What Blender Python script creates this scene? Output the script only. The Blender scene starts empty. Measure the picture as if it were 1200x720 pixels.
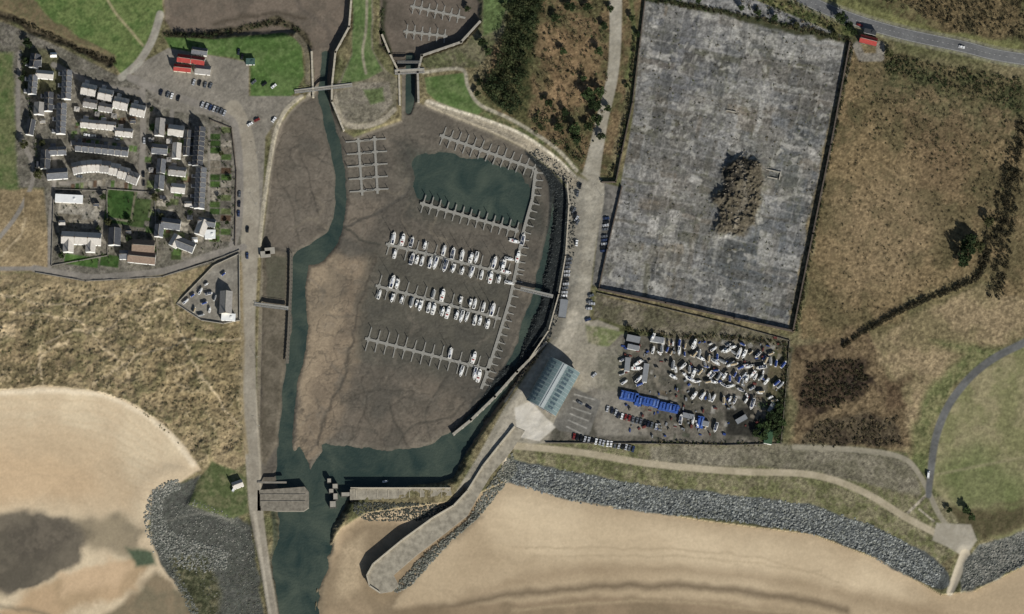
import bpy, bmesh, math, random
import numpy as np
from mathutils import Vector, Matrix
random.seed(7); rng=np.random.default_rng(7)
S=0.65; TILT=math.radians(10); YS=S/math.cos(TILT)
K=1.02
def W(x,y): return ((x-600)*S,(360-y)*YS)
scene=bpy.context.scene
def lin(c): 
    c=np.array(c,float)/255.
    return np.where(c<=0.04045,c/12.92,((c+0.055)/1.055)**2.4)
def C(c):
    l=lin(c); g=l@np.array([.3,.59,.11]); return (l*.9+g*.1)*K
# ------------------------------------------------------------------ grid
def axis(a,b):
    core=list(np.arange(a,b+0.5,1.0)); st=1.0; lo=a; hi=b; L=[];H=[]
    while hi-b<9000:
        st*=1.18; lo-=st; hi+=st; L.append(lo); H.append(hi)
    return np.array(L[::-1]+core+H)
xs=axis(-12,1212); ys=axis(-12,732)
X,Y=np.meshgrid(xs,ys)
def vnoise(x,y,sc,seed):
    r=np.random.default_rng(seed); T=r.random((256,256))*2-1
    u=x/sc+seed*13.37; v=y/sc+seed*7.77
    i=np.floor(u).astype(int); j=np.floor(v).astype(int); fu=u-i; fv=v-j
    fu=fu*fu*(3-2*fu); fv=fv*fv*(3-2*fv)
    i0=i%256;i1=(i+1)%256;j0=j%256;j1=(j+1)%256
    return (T[j0,i0]*(1-fu)+T[j0,i1]*fu)*(1-fv)+(T[j1,i0]*(1-fu)+T[j1,i1]*fu)*fv
rx=X*0.82+Y*0.57; ry=-X*0.57+Y*0.82
N={}
for k,s in enumerate([1.3,2.5,5,10,20,40,80]):
    N[s]=vnoise(rx if k%2 else X+0.3*Y,ry if k%2 else Y-0.3*X,s,k+1)
M={}
for k,s in enumerate([1.7,3.5,8,18,45]):
    M[s]=vnoise(ry if k%2 else X*0.95-0.31*Y,rx if k%2 else Y*0.95+0.31*X,s,k+21)
def fb(ws):
    t=0; 
    for s,w in ws.items():
        t=t+(N[s] if s in N else M[s])*w
    return t
WXc=M[8]*0.35+M[18]*0.65+N[2.5]*0.15; WYc=N[10]*0.35+N[20]*0.65+M[3.5]*0.15
COL=np.zeros(X.shape+(3,)); Z=np.full(X.shape,5.0); LAB=np.zeros(X.shape,np.int32)
LN={'ground':0,'beach':1,'mudflat':2,'road':3,'lawn':4,'dune_grassland':5,'derelict_hardstanding':6,'car_park':7,'grass_field':8,'paving':9,'rocky_foreshore':10}
MIX={'f':fb({1.3:.5,2.5:.6,5:.5}),'m':fb({2.5:.3,5:.4,10:.5,20:.5}),'c':fb({5:.2,10:.3,20:.5,40:.7}),'b':fb({10:.2,40:.6,80:.8}),
 'm2':fb({1.7:.3,3.5:.4,8:.5,18:.5}),'c2':fb({3.5:.2,8:.3,18:.5,45:.7})}
GR=fb({1.3:.9,1.7:.8,2.5:.6})
def catmull(p,closed,n=6):
    p=[np.array(q,float) for q in p]; m=len(p); out=[]
    rngi=range(m) if closed else range(m-1)
    for i in rngi:
        if closed: a,b,c,d=p[(i-1)%m],p[i],p[(i+1)%m],p[(i+2)%m]
        else: a,b,c,d=p[max(i-1,0)],p[i],p[i+1],p[min(i+2,m-1)]
        for t in np.linspace(0,1,n,endpoint=False):
            out.append(0.5*((2*b)+(-a+c)*t+(2*a-5*b+4*c-d)*t*t+(-a+3*b-3*c+d)*t**3))
    if not closed: out.append(p[-1])
    return out
def sub(P,pad):
    P=np.array(P); x0,y0=P.min(0)-pad; x1,y1=P.max(0)+pad
    return (slice(np.searchsorted(ys,y0),np.searchsorted(ys,y1)+1),slice(np.searchsorted(xs,x0),np.searchsorted(xs,x1)+1))
def segd(px,py,a,b):
    dx,dy=b[0]-a[0],b[1]-a[1]; L=dx*dx+dy*dy+1e-9
    t=np.clip(((px-a[0])*dx+(py-a[1])*dy)/L,0,1)
    return np.hypot(px-a[0]-t*dx,py-a[1]-t*dy),t
def sdf(P,pad,warp):
    sl=sub(P,pad+warp*1.5); px=X[sl]+warp*WXc[sl]; py=Y[sl]+warp*WYc[sl]
    d=np.full(px.shape,1e9); ins=np.zeros(px.shape,bool); n=len(P)
    for i in range(n):
        a=P[i];b=P[(i+1)%n]
        d=np.minimum(d,segd(px,py,a,b)[0])
        if a[1]!=b[1]:
            c=((a[1]>py)!=(b[1]>py))&(px<(b[0]-a[0])*(py-a[1])/(b[1]-a[1])+a[0]); ins^=c
    return sl,np.where(ins,-d,d)
def ss(t): t=np.clip(t,0,1); return t*t*(3-2*t)
def shade(sl,m,c1,c2,mix,sh,grain):
    a=np.asarray(C(c1))[None,None,:]
    if c2 is not None:
        t=ss(0.5+MIX[mix][sl]*sh)[...,None]; a=a*(1-t)+C(c2)[None,None,:]*t
    a=a*(1+grain*GR[sl])[...,None]
    COL[sl]=COL[sl]*(1-m[...,None])+a*m[...,None]
def fill(P,c1,c2=None,mix='m',sh=0.9,grain=.1,soft=1.2,warp=0,sm=False,al=1,lab=None,z=None,zs=None,zn=0,clip=None,dz=None):
    if sm: P=catmull(P,True)
    zs_=zs if zs is not None else 1.0
    sl,d=sdf(P,max(soft,zs_)+3,warp)
    m=ss(0.5-d/(2*soft))*al
    if clip is not None: m=m*clip[sl]
    if c1 is not None: shade(sl,m,c1,c2,mix,sh,grain)
    if lab: LAB[sl][...]=np.where(m>0.5,LN[lab],LAB[sl])
    if z is not None or dz is not None:
        mz=ss(0.5-d/(2*zs_))
        if z is not None: Z[sl]=Z[sl]*(1-mz)+(z+zn*MIX['m'][sl])*mz
        else: Z[sl]+=dz*mz
def line(P,w,c1,c2=None,mix='m',sh=.9,grain=.08,soft=1.,warp=0,sm=True,al=1,lab=None,z=None,zs=None,zn=0,dz=None,clip=None):
    if sm and len(P)>2: P=catmull(P,False)
    zs_=zs if zs is not None else 1.0
    ww=w if isinstance(w,(int,float)) else max(w)
    sl=sub(P,ww/2+max(soft,zs_)+3+warp*1.5); px=X[sl]+warp*WXc[sl]; py=Y[sl]+warp*WYc[sl]
    d=np.full(px.shape,1e9); n=len(P)-1
    for i in range(n):
        di,t=segd(px,py,P[i],P[i+1])
        if isinstance(w,(int,float)): di=di-w/2
        else:
            u=(i+t)/n*(len(w)-1); di=di-np.interp(u,range(len(w)),w)/2
        d=np.minimum(d,di)
    m=ss(0.5-d/(2*soft))*al
    if clip is not None: m=m*clip[sl]
    if c1 is not None: shade(sl,m,c1,c2,mix,sh,grain)
    if lab: LAB[sl][...]=np.where(m>0.5,LN[lab],LAB[sl])
    if z is not None or dz is not None:
        mz=ss(0.5-d/(2*zs_))
        if z is not None: Z[sl]=Z[sl]*(1-mz)+(z+zn*MIX['m'][sl])*mz
        else: Z[sl]+=dz*mz
def maskof(P,soft=1.5,sm=False,warp=0):
    if sm:P=catmull(P,True)
    m=np.zeros(X.shape); sl,d=sdf(P,soft+3,warp); m[sl]=ss(0.5-d/(2*soft)); return m
def blend(m,c):
    COL[:]=COL*(1-m[...,None])+C(c)[None,None]*m[...,None]
B=4000
sl_all=(slice(None),slice(None))
shade(sl_all,np.ones(X.shape),(118,108,78),(90,90,58),'c',.9,.18)
LAB[:]=LN['grass_field']
Z+=0.25*MIX['m']
# ------------------------------------------------------------------ east side fields
EF=[(995,50),(1200,95),(B,300),(B,420),(1180,390),(1000,400),(935,395)]
fill(EF,(126,108,76),(98,88,60),'c',1.1,.22,soft=3,warp=5)
EM=maskof(EF,3)
fill([(1010,60),(1200,90),(1200,170),(1100,150),(1020,100)],(92,88,60),(116,100,72),'m',1.,.22,soft=18,warp=10,al=.85)
fill([(1035,65),(1200,95),(1200,140),(1120,110),(1035,90)],(66,72,44),(96,90,60),'m2',1.2,.25,soft=8,warp=12,al=.8)
fill([(980,230),(1060,200),(1110,260),(1060,330),(990,350)],(142,122,90),None,'c',1,.15,soft=25,warp=10,al=.6)
fill([(1060,130),(1140,150),(1130,230),(1080,220)],(106,88,64),None,'c',1,.2,soft=20,warp=10,al=.6)
fill([(1070,350),(1150,320),(1170,340),(1080,390),(1010,410)],(104,104,68),None,'c',1,.2,soft=14,warp=10,al=.5)
olive=ss((MIX['m']*.8+MIX['c2']*.5+M[3.5]*.5-.2)*1.8)*EM*np.clip(1.15-(Y-60)/330,0.2,1)
blend(olive*.62,(74,70,46))
stre=ss((M[1.7]*.5+M[3.5]*.7+N[5]*.5-.3)*2.2)*EM; blend(stre*.45,(78,66,46))
fill([(1010,400),(1150,335),(1200,350),(B,350),(B,430),(1200,398),(1140,430),(1100,480),(1080,540),(1050,530),(1000,480)],(144,126,94),(122,110,78),'c',1,.14,soft=5,warp=6)
fill([(925,405),(1010,385),(1035,430),(1060,470),(1070,530),(930,522)],(86,72,54),(110,94,68),'c2',1.3,.25,soft=5,warp=9)
fill([(945,425),(1010,418),(1025,455),(985,480),(935,478)],(52,44,36),(70,58,44),'m2',1,.2,soft=5,warp=9)
fill([(960,490),(1050,487),(1058,525),(935,524)],(66,57,44),(84,74,56),'m2',1.1,.22,soft=5,warp=8)
fill([(1035,450),(1065,440),(1060,480),(1040,480)],(84,68,50),None,'m',1,.2,soft=5,warp=8,al=.8)
# SE green
fill([(1200,402),(B,300),(B,900),(1200,640),(1140,622),(1095,590),(1085,545),(1105,485),(1145,432)],(122,120,80),(140,131,96),'c',1,.1,soft=3,warp=3,lab='lawn')
fill([(1090,400),(1200,410),(1170,420),(1120,450),(1092,500),(1084,560),(1066,540),(1068,505),(1085,455),(1130,415)],(92,104,58),(112,112,72),'m',1,.1,soft=6,warp=3,al=.8)
fill([(1100,540),(1150,520),(1200,560),(1200,600),(1120,600)],(98,108,62),None,'m',1,.1,soft=16,warp=8,al=.7)
line([(1095,556),(1150,545),(1200,535)],3,(148,138,106),al=.5,soft=2)
line([(1120,640),(1150,600),(1200,585)],4,(96,88,62),al=.7,soft=4,warp=4)
fill([(1100,590),(1150,600),(1200,590),(1200,615),(1150,630),(1110,610)],(96,88,62),(76,72,48),'f',1.2,.2,soft=4,warp=5)
# ------------------------------------------------------------------ top right
fill([(840,-B),(B,-B),(B,60),(1200,62),(1000,25),(935,-10)],(104,94,64),(84,84,52),'m',1,.2,soft=3,warp=4)
fill([(1040,-20),(1200,-20),(1200,45),(1120,38)],(70,66,46),(104,90,62),'c2',1.4,.25,soft=5,warp=6)
fill([(950,0),(1030,26),(1120,48),(1200,62),(1200,50),(1110,35),(1030,10),(975,-8)],(118,116,70),(102,102,62),'m',1,.12,soft=3,warp=3)
fill([(870,0),(930,-5),(1000,30),(1004,50),(985,55),(900,25)],(78,84,48),(100,96,62),'m2',1,.22,soft=3,warp=5)
ROAD=[(850,-60),(940,-6),(1000,20),(1060,38),(1130,53),(1200,68),(1400,90)]
line(ROAD,21,(132,128,104),(116,114,86),'f',1,.1,soft=1.5)
line(ROAD,14,(112,112,110),(100,100,99),'c',1,.05,soft=.8,lab='road',z=5.1,zs=2)
line([(1006,52),(1012,66),(1034,66),(1034,52)],10,(126,120,108),sm=False,soft=1.5)
# ------------------------------------------------------------------ derelict site
site=[(757,-6),(1004,47),(976,170),(955,270),(929,388),(703,338),(712,290),(728,216),(742,140),(750,60)]
SM=maskof(site,1.2)
fill([(757,-6),(820,-30),(1004,47),(976,170),(955,270),(929,388),(703,338),(712,290),(728,216),(742,140),(750,60)],(106,106,103),(130,128,123),'c',1.2,.24,lab='derelict_hardstanding')
def rot(cx,cy,l,w,a):
    a=math.radians(a);ca,sa=math.cos(a),math.sin(a)
    return [(cx+u*l/2*ca-v*w/2*sa, cy+u*l/2*sa+v*w/2*ca) for u,v in((-1,-1),(1,-1),(1,1),(-1,1))]
r2=random.Random(3)
for (cx,cy,rx_,ry_,c,al) in [(800,60,40,50,(96,96,98),.5),(900,60,40,30,(92,91,82),.45),(950,110,30,50,(98,92,82),.6),(780,150,30,60,(120,114,102),.4),(830,240,60,40,(112,106,92),.4),(760,300,40,30,(136,128,110),.5),(900,300,40,50,(104,107,108),.6),(820,345,70,16,(96,96,92),.6),(940,200,25,60,(96,100,100),.6),(840,120,40,30,(146,141,130),.5),(770,215,30,30,(112,102,88),.4),(865,310,40,25,(88,92,92),.6),(800,290,25,20,(152,148,138),.5),(925,345,30,25,(94,90,80),.6),(775,25,25,20,(140,136,126),.5)]:
    fill([(cx+rx_*math.cos(a),cy+ry_*math.sin(a)) for a in np.linspace(0,6.28,14)[:-1]],c,(c[0]-22,c[1]-21,c[2]-22),'m2',1.5,.2,soft=14,warp=24,al=al,clip=SM)
for i in range(520):
    cx=r2.uniform(710,1000);cy=r2.uniform(0,385)
    l=r2.choice([6,8,12,18,26,40,60]);w=r2.choice([4,6,8,12,18,28])
    c=r2.choice([(160,157,148),(84,83,78),(142,139,132),(180,175,164),(92,86,74),(74,75,73),(122,117,107),(154,151,142),(90,88,70),(118,106,88),(100,102,104)])
    fill(rot(cx,cy,l,w,12+r2.choice([0,0,90])+r2.uniform(-1.5,1.5)),c,None,'f',1,.2,soft=1.2,warp=2.5,al=r2.uniform(.2,.7)*(1 if l*w<600 else .6),clip=SM)
for i in range(26):
    t=i/26; 
    line([(748-t*44,30+t*290),(990-t*62,75+t*290)],1.3,r2.choice([(76,74,66),(160,156,148),(72,72,58)]),al=.4,soft=.8,sm=False,warp=1.5,clip=SM)
for i in range(12):
    t=i/12
    line([(765+t*230,0+t*48),(712+t*205,335+t*47)],1.3,r2.choice([(76,74,66),(150,146,138),(72,72,58)]),al=.4,soft=.8,sm=False,warp=1.5,clip=SM)
HF=fb({2.5:.4,5:.6}); HF2=M[3.5]*.7+M[8]*.6
veg=ss((HF+HF2*.8+MIX['c2']*0.35-0.35)*1.8)*SM
blend(veg*.5,(80,79,62))
wh=ss((HF2-HF*.6+N[20]*.4-0.45)*2.2)*SM
blend(wh*.5,(172,168,157))
dk=ss((N[5]*.8-M[8]*.7+N[2.5]*.4+N[40]*.3-.5)*2.2)*SM; blend(dk*.55,(72,72,68))
fill([(840,240),(850,200),(875,182),(895,192),(897,225),(888,268),(862,280),(840,268)],(100,92,76),(78,72,58),'f',1.3,.3,soft=3,warp=7,zs=10,dz=5)
fill([(846,200),(870,183),(888,190),(865,215),(850,240)],(54,52,46),(72,66,54),'f',1.2,.3,soft=4,warp=6)
line([(868,190),(875,215),(868,245),(862,270)],4,(126,118,102),None,soft=3,warp=5,al=.7)
sl=sub([(830,170),(905,290)],1); Z[sl]+=1.9*np.clip(MIX['f'][sl]+.5*MIX['m'][sl],0,2)*ss((Z[sl]-5.5)/3)
line([(757,-6),(1004,47)],8,(72,72,48),(58,60,42),'f',1,.2,warp=5,soft=2,sm=False)
line([(998,50),(970,180),(950,270),(927,388)],9,(84,78,56),(110,98,72),'f',1,.2,warp=3,soft=2,sm=False)
fill([(707,214),(729,220),(712,290),(702,338),(694,334),(700,280)],(96,94,88),(114,110,102),'m',1,.12,lab='car_park')
fill([(698,345),(925,397),(925,410),(860,405),(800,400),(740,385),(695,372)],(114,106,88),(88,84,64),'m2',1.2,.2,soft=2,warp=2)
# ------------------------------------------------------------------ woodland area
fill([(560,-20),(757,-20),(745,60),(712,205),(690,210),(660,180),(600,150),(565,110),(575,60),(600,20)],(114,96,68),(84,80,52),'m',1,.22,soft=3,warp=4)
fill([(575,-20),(640,-20),(625,60),(620,150),(566,110),(590,60)],(52,58,34),(76,74,46),'m2',1.1,.25,soft=4,warp=5)
fill([(640,30),(700,40),(705,100),(660,130),(640,100)],(144,118,84),(114,94,66),'m',1,.2,soft=8,warp=8,al=.8)
line([(722,-40),(722,40),(718,90),(706,140),(696,190),(688,230)],[16,14,13,14,18,26],(162,155,138),(146,139,122),'m',1,.07,lab='road',soft=1.2)
line([(738,-20),(744,40),(735,90)],5,(92,98,58),soft=2,al=.8)
fill([(672,205),(708,215),(698,290),(692,340),(686,400),(650,400),(640,385),(655,350),(662,290),(668,240)],(158,151,134),(140,133,117),'m',1,.08,lab='car_park',soft=1.5,sm=True)
fill([(655,385),(700,375),(725,385),(730,420),(705,455),(700,505),(640,520),(590,525),(560,560),(545,590),(532,580),(560,535),(590,480),(640,405)],(153,145,127),(136,129,112),'m',1,.08,lab='car_park',soft=1.5)
line([(672,370),(664,395),(645,420),(610,470),(585,520)],14,(170,161,142),None,grain=.05,soft=2,al=.7)
fill([(686,380),(735,392),(730,412),(690,402)],(112,118,76),(132,126,100),'m2',1,.12,soft=2,warp=2,lab='lawn')
# ------------------------------------------------------------------ boatyard
fill([(728,392),(928,408),(915,522),(640,520),(660,470),(700,455),(705,415)],(110,104,92),(82,79,68),'m2',1.3,.2,lab='car_park',soft=1.5)
fill([(700,415),(728,400),(735,440),(712,470),(700,455)],(132,126,110),(112,108,92),'m2',1.2,.14,soft=3)
fill([(690,455),(745,462),(760,510),(700,512)],(134,128,115),(116,110,98),'m',1,.08,soft=3)
fill([(850,480),(880,476),(896,500),(880,514),(850,508)],(62,60,53),(44,43,38),'f',1,.2,soft=2,warp=2)
fill([(905,405),(928,408),(915,522),(890,520)],(66,68,46),(92,84,62),'m2',1.2,.2,soft=3,warp=4)
for i in range(120):
    fill(rot(r2.uniform(730,915),r2.uniform(398,515),r2.uniform(3,10),r2.uniform(2,6),r2.choice([12,100,60])),r2.choice([(62,60,54),(150,146,136),(96,84,66),(60,64,50),(70,68,62),(128,120,104)]),soft=.8,al=.7)
fill([(603,478),(622,470),(640,490),(652,500),(632,517),(606,512)],(200,193,178),(186,179,163),'m',1,.04,lab='paving',soft=1.2)
fill([(668,452),(704,470),(690,510),(655,505),(648,498)],(114,111,103),(102,99,91),'m',1,.06,soft=1)
for i in range(6):
    t=i*7.5
    line([(660+t*.25+4,500-t),(684+t*.35,510-t*1.1)],1.1,(168,164,154),soft=.7,sm=False,al=.8)
# ------------------------------------------------------------------ beach right
fill([(545,585),(600,560),(700,590),(830,610),(950,625),(1030,655),(1100,695),(1140,690),(1200,660),(B,600),(B,B),(-B,B),(-B,735),(370,740),(375,660),(400,618),(430,600)],(180,159,126),(170,149,117),'b',.9,.04,lab='beach',soft=2)
bm=(LAB==LN['beach'])&(Y>500)
t=np.clip((Y-(590+0.09*np.clip(X-560,0,700)))/(725-590),0,6)
Z=np.where(bm,3.0-2.6*t-0.25*np.clip(t-1,0,9)*10,Z)
fill([(600,580),(760,612),(950,635),(1030,668),(1080,700),(900,690),(700,660),(580,640),(560,600)],(202,181,146),(190,169,135),'b',.8,.03,soft=14,warp=4,al=.9)
line([(540,700),(640,672),(760,665),(900,676),(1010,700),(1100,716)],14,(158,137,107),(146,126,97),'c',.8,.03,soft=9,warp=3,al=.75)
line([(500,712),(620,692),(760,684),(880,692),(990,712)],8,(108,93,72),None,grain=.03,soft=5,warp=3,al=.85)
line([(600,640),(720,640),(880,650),(980,680)],2,(160,141,111),soft=2,al=.5,warp=3)
fill([(400,740),(420,712),(560,706),(700,696),(850,702),(980,722),(1210,725),(1210,760)],(140,120,93),(124,107,82),'c',1,.03,soft=5,warp=3,al=.9)
line([(600,712),(760,702),(900,712),(1000,726)],3,(174,154,120),soft=3,al=.6,warp=2)
line([(620,650),(800,650),(960,668)],2,(164,145,114),soft=2,al=.5,warp=3)
WB=[(374,670),(400,620),(425,608),(470,606),(500,612),(545,570),(560,600),(500,650),(470,696),(440,740),(378,735)]
fill(WB,(160,139,109),(140,122,95),'c',1,.05,soft=4,warp=4,z=.15,zs=10,clip=None)
fill([(400,640),(430,625),(425,690),(395,700)],(178,157,124),None,soft=8,warp=4,al=.8)
fill([(374,690),(400,600),(384,640),(380,730)],(112,102,82),None,soft=7,warp=4,al=.6)
# ------------------------------------------------------------------ south coast strip
fill([(600,520),(760,520),(915,522),(1060,530),(1085,560),(1120,610),(1130,640),(1100,660),(1030,625),(950,598),(830,582),(700,565),(602,540)],(126,119,90),(98,98,64),'m2',1.1,.18,soft=1.5,warp=2,lab='grass_field',z=4.8,zs=4)
fill([(760,522),(930,520),(1030,528),(1070,545),(1078,580),(1030,572),(950,552),(830,545),(760,538)],(128,121,102),(106,101,82),'m2',1,.14,soft=3,warp=3)
line([(600,522),(680,530),(760,543),(860,552),(950,556),(1010,576),(1060,606),(1110,632)],8,(176,163,136),(160,148,121),'m',1,.05,soft=1.3,lab='road')
line([(930,524),(1000,527),(1055,536),(1078,560),(1098,602),(1118,628)],6,(150,142,122),(136,129,110),'m',1,.05,soft=1.3,lab='road')
fill([(1095,612),(1135,614),(1142,632),(1128,652),(1108,640),(1090,632)],(166,158,140),(152,144,126),'m',1,.05,soft=1.5,lab='paving')
line([(1062,600),(1085,578)],3,(160,150,130),soft=1)
line([(1075,596),(1092,610)],2,(160,150,130),soft=1)
line([(B/2,150),(1300,360),(1200,402),(1150,430),(1115,468),(1096,510),(1088,560),(1086,580)],[14,10,9,9,9,9,8,7],(106,106,103),(94,94,91),'c',1,.05,soft=1.2,lab='road')
line([(1128,648),(1120,668),(1110,692)],[12,11,8],(180,168,144),None,grain=.05,soft=1.2,lab='paving',z=2.6,zs=6)
line([(591,520),(592,545),(594,562)],7,(174,162,138),soft=1.5)
RA=[(602,552),(660,567),(740,581),(830,592),(900,600),(960,611),(1020,633),(1070,660),(1098,676)]
line(RA,[26,32,32,30,30,32,32,34,26],(92,96,92),(76,78,75),'f',1.2,.25,soft=1.5,warp=3,lab='rocky_foreshore',z=3.2,zs=12)
fill([(1122,692),(1128,655),(1145,636),(1200,618),(1400,560),(1400,640),(1210,660),(1150,682)],(90,92,86),(112,110,100),'f',1.2,.25,soft=2,warp=5,lab='rocky_foreshore',z=3.0,zs=10)
# ------------------------------------------------------------------ west: dunes & beach
DP=[(-B,318),(60,322),(110,330),(190,322),(240,312),(275,300),(283,420),(292,540),(250,560),(-B,560)]
fill(DP,(150,132,98),(122,110,78),'m',1.,.2,soft=2,warp=3,lab='dune_grassland')
fill([(-B,218),(50,222),(60,300),(55,318),(-B,318)],(148,129,95),(124,109,80),'c',1,.14,soft=2,warp=3,lab='dune_grassland')
DM=maskof(DP,3)
fill([(0,370),(60,380),(90,420),(60,460),(0,458)],(102,92,64),(138,120,88),'m2',1.2,.2,soft=12,warp=12,al=.8)
fill([(90,380),(170,360),(250,330),(230,370),(150,400)],(108,100,70),(150,132,100),'m2',1.2,.2,soft=12,warp=12,al=.7)
fill([(150,400),(280,390),(285,480),(230,500),(180,460)],(138,121,86),(114,101,70),'c2',1.2,.2,soft=12,warp=10,al=.7)
fill([(20,335),(200,330),(200,345),(20,350)],(158,140,104),None,'c',1,.12,soft=8,warp=8,al=.6)
fill([(0,380),(18,378),(20,396),(0,400)],(200,176,134),None,soft=4,warp=5,al=.8)
dg=ss((M[18]*.7+M[8]*.5+MIX['c']*.5+N[2.5]*.3-.2)*1.6)*DM; blend(dg*.5,(96,95,62))
dl=ss((MIX['m']-MIX['c2']*.5+M[1.7]*.3-.4)*1.8)*DM; blend(dl*.5,(176,156,120))
for P in ([(0,345),(70,360),(130,345),(200,335)],[(40,440),(60,400),(120,385),(190,350)],[(50,450),(48,420),(80,400)],[(110,450),(160,420),(220,400),(280,398)],[(0,300),(25,270),(30,230)],[(200,340),(215,400),(250,460),(285,500)],[(0,365),(60,372),(110,392),(150,440)]):
    line(P,2.6,(186,166,130),al=.75,soft=1.6,warp=5)
dm=maskof([(-B,330),(190,330),(204,352),(232,378),(262,390),(281,390),(283,420),(288,530),(240,545),(205,510),(150,478),(90,455),(-B,452)],12)
Z+=dm*(.9+.75*MIX['m2']+1.3*MIX['c']+.15*MIX['f'])
bw=[(-B,462),(0,458),(50,452),(100,455),(150,470),(190,495),(218,522),(236,552),(215,562),(182,580),(175,620),(190,650),(215,690),(240,740),(240,B),(-B,B)]
fill(bw,(207,187,152),(197,176,142),'c',.8,.04,lab='beach',soft=2,warp=2.5)
mk=np.zeros(X.shape); s_,d_=sdf(bw,5,2); mk[s_]=np.clip(-d_,0,400)
Z=np.where(mk>0,5.0-np.clip(mk,0,250)*0.018-1.0*ss(mk/30),Z)
line([(0,462),(60,458),(120,464),(170,486),(205,515),(228,545)],5,(228,210,178),soft=3,al=.8,warp=2)
fill([(-60,500),(60,500),(130,520),(165,570),(160,600),(60,590),(-60,600)],(188,163,127),(198,173,136),'c',1,.03,soft=18,warp=8,al=.85)
fill([(-60,520),(40,530),(100,545),(120,575),(40,585),(-60,590)],(198,168,128),None,'c',1,.03,soft=14,warp=8,al=.6)
fill([(-100,618),(20,598),(80,600),(112,620),(95,655),(40,690),(-100,700)],(112,103,87),(94,87,74),'c2',1.1,.04,soft=5,warp=6)
fill([(10,612),(70,605),(98,622),(60,650),(20,650)],(88,81,70),(106,97,83),'m',1,.04,soft=8,warp=6,al=.7)
fill([(40,690),(95,668),(150,652),(175,660),(160,690),(90,712),(20,735),(-40,740)],(186,157,119),(172,146,110),'c',1,.03,soft=6,warp=6)
fill([(70,672),(130,655),(165,660),(140,680),(80,700)],(204,174,135),None,'c',1,.03,soft=6,warp=6,al=.7)
fill([(90,604),(150,600),(172,625),(150,650),(110,640)],(134,121,96),(118,108,88),'c',1,.04,soft=7,warp=6,al=.8)
fill([(90,740),(150,700),(185,668),(215,690),(245,740)],(120,110,86),(138,121,94),'c',1,.05,soft=5,warp=5)
line([(0,705),(60,716),(100,740)],5,(104,98,80),soft=4,al=.6,warp=5)
for k in range(9):
    line([(0,470+k*11),(80,468+k*11),(140,484+k*11),(190,520+k*9)],1.5,(184,159,124),al=.35,soft=2.5,warp=4)
fill([(180,575),(200,566),(240,558),(280,600),(298,620),(310,720),(330,760),(240,745),(222,700),(190,660),(178,630)],(94,94,86),(74,76,68),'f',1.2,.22,soft=2,warp=4,lab='rocky_foreshore',z=2.0,zs=20,zn=.3)
fill([(200,650),(240,645),(262,690),(258,740),(235,740),(215,690)],(70,72,50),(96,92,68),'m2',1.2,.2,soft=5,warp=5)
fill([(150,640),(180,645),(185,660),(160,664)],(80,92,70),None,'m',1,.1,soft=4,warp=3)
fill([(235,560),(250,540),(272,548),(290,560),(292,600),(275,606),(240,596),(222,590)],(84,94,56),(106,105,72),'m',1,.14,soft=2,warp=2,lab='lawn',z=4.6,zs=6)
line([(196,610),(240,600),(280,612)],3,(122,120,108),soft=1.5,al=.6)
# ------------------------------------------------------------------ NW
fill([(-B,-B),(180,-B),(188,14),(165,60),(142,88),(128,72),(70,45),(0,12),(-B,12)],(82,103,52),(99,113,62),'m',1,.12,soft=1.5,warp=1.5,lab='lawn')
fill([(-B,-30),(12,-30),(60,22),(110,52),(135,66),(128,76),(70,50),(0,20),(-B,20)],(118,104,76),(92,86,60),'f',1,.18,soft=2,warp=3)
line([(-30,10),(0,14),(40,34),(75,48),(125,70)],8,(54,50,38),(74,66,50),'f',1,.2,soft=2,warp=3,z=2.5,zs=4)
line([(114,-20),(130,10),(150,34),(165,52)],3,(148,140,102),soft=1.5)
fill([(-B,24),(0,24),(70,55),(140,90),(190,80),(290,110),(285,300),(200,322),(60,322),(50,220),(-B,220)],(118,112,100),(96,92,80),'m2',1,.16,soft=2)
fill([(-B,60),(12,60),(18,200),(20,222),(-B,222)],(82,99,54),(100,104,66),'m',1,.14,soft=3,warp=3,lab='lawn')
fill([(20,50),(60,60),(80,80),(70,110),(20,110)],(98,97,70),(82,79,58),'f',1,.2,soft=3,warp=3)
fill([(186,-B),(412,-B),(408,30),(392,58),(386,110),(368,110),(364,60),(345,36),(250,40),(200,36),(190,20)],(114,102,88),(98,89,77),'m',1,.07,soft=2,warp=2,lab='mudflat',z=.8,zs=6)
line([(190,36),(230,38),(280,30),(320,22),(345,32),(362,52)],9,(60,56,42),(84,77,58),'f',1,.22,soft=2.5,warp=4)
line([(250,24),(290,14),(330,14),(355,20)],5,(78,70,58),soft=3,al=.8,warp=4)
line([(340,-20),(355,10),(385,30),(378,60)],6,(92,84,74),soft=3,al=.7,warp=3)
fill([(190,42),(250,44),(330,36),(352,48),(355,88),(345,108),(330,119),(292,112),(292,72),(270,66),(200,60)],(76,102,48),(88,108,58),'m',1,.1,soft=1.5,lab='lawn')
line([(345,40),(358,58),(360,95)],7,(126,117,96),(100,93,72),'f',1,.15,soft=1.5,warp=1)
fill([(150,80),(195,55),(270,68),(290,72),(290,112),(350,112),(330,130),(310,160),(304,300),(282,300),(284,160),(262,136),(200,130),(165,100)],(134,127,114),(120,114,102),'m',1,.08,soft=1.2,lab='car_park')
line([(185,15),(176,45),(160,72),(140,90)],9,(156,151,136),(140,133,120),'m',1,.06,soft=1.2,lab='road')
fill([(412,-B),(442,-B),(436,58),(452,82),(466,92),(464,128),(440,148),(402,152),(388,118),(388,104),(398,92),(412,60)],(126,117,97),(104,99,79),'m2',1,.14,soft=1.3,warp=1)
fill([(414,-B),(440,-B),(434,56),(448,82),(430,92),(398,98),(412,62)],(84,105,56),(98,112,68),'m',1,.1,soft=1.5,warp=1,lab='lawn')
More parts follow.
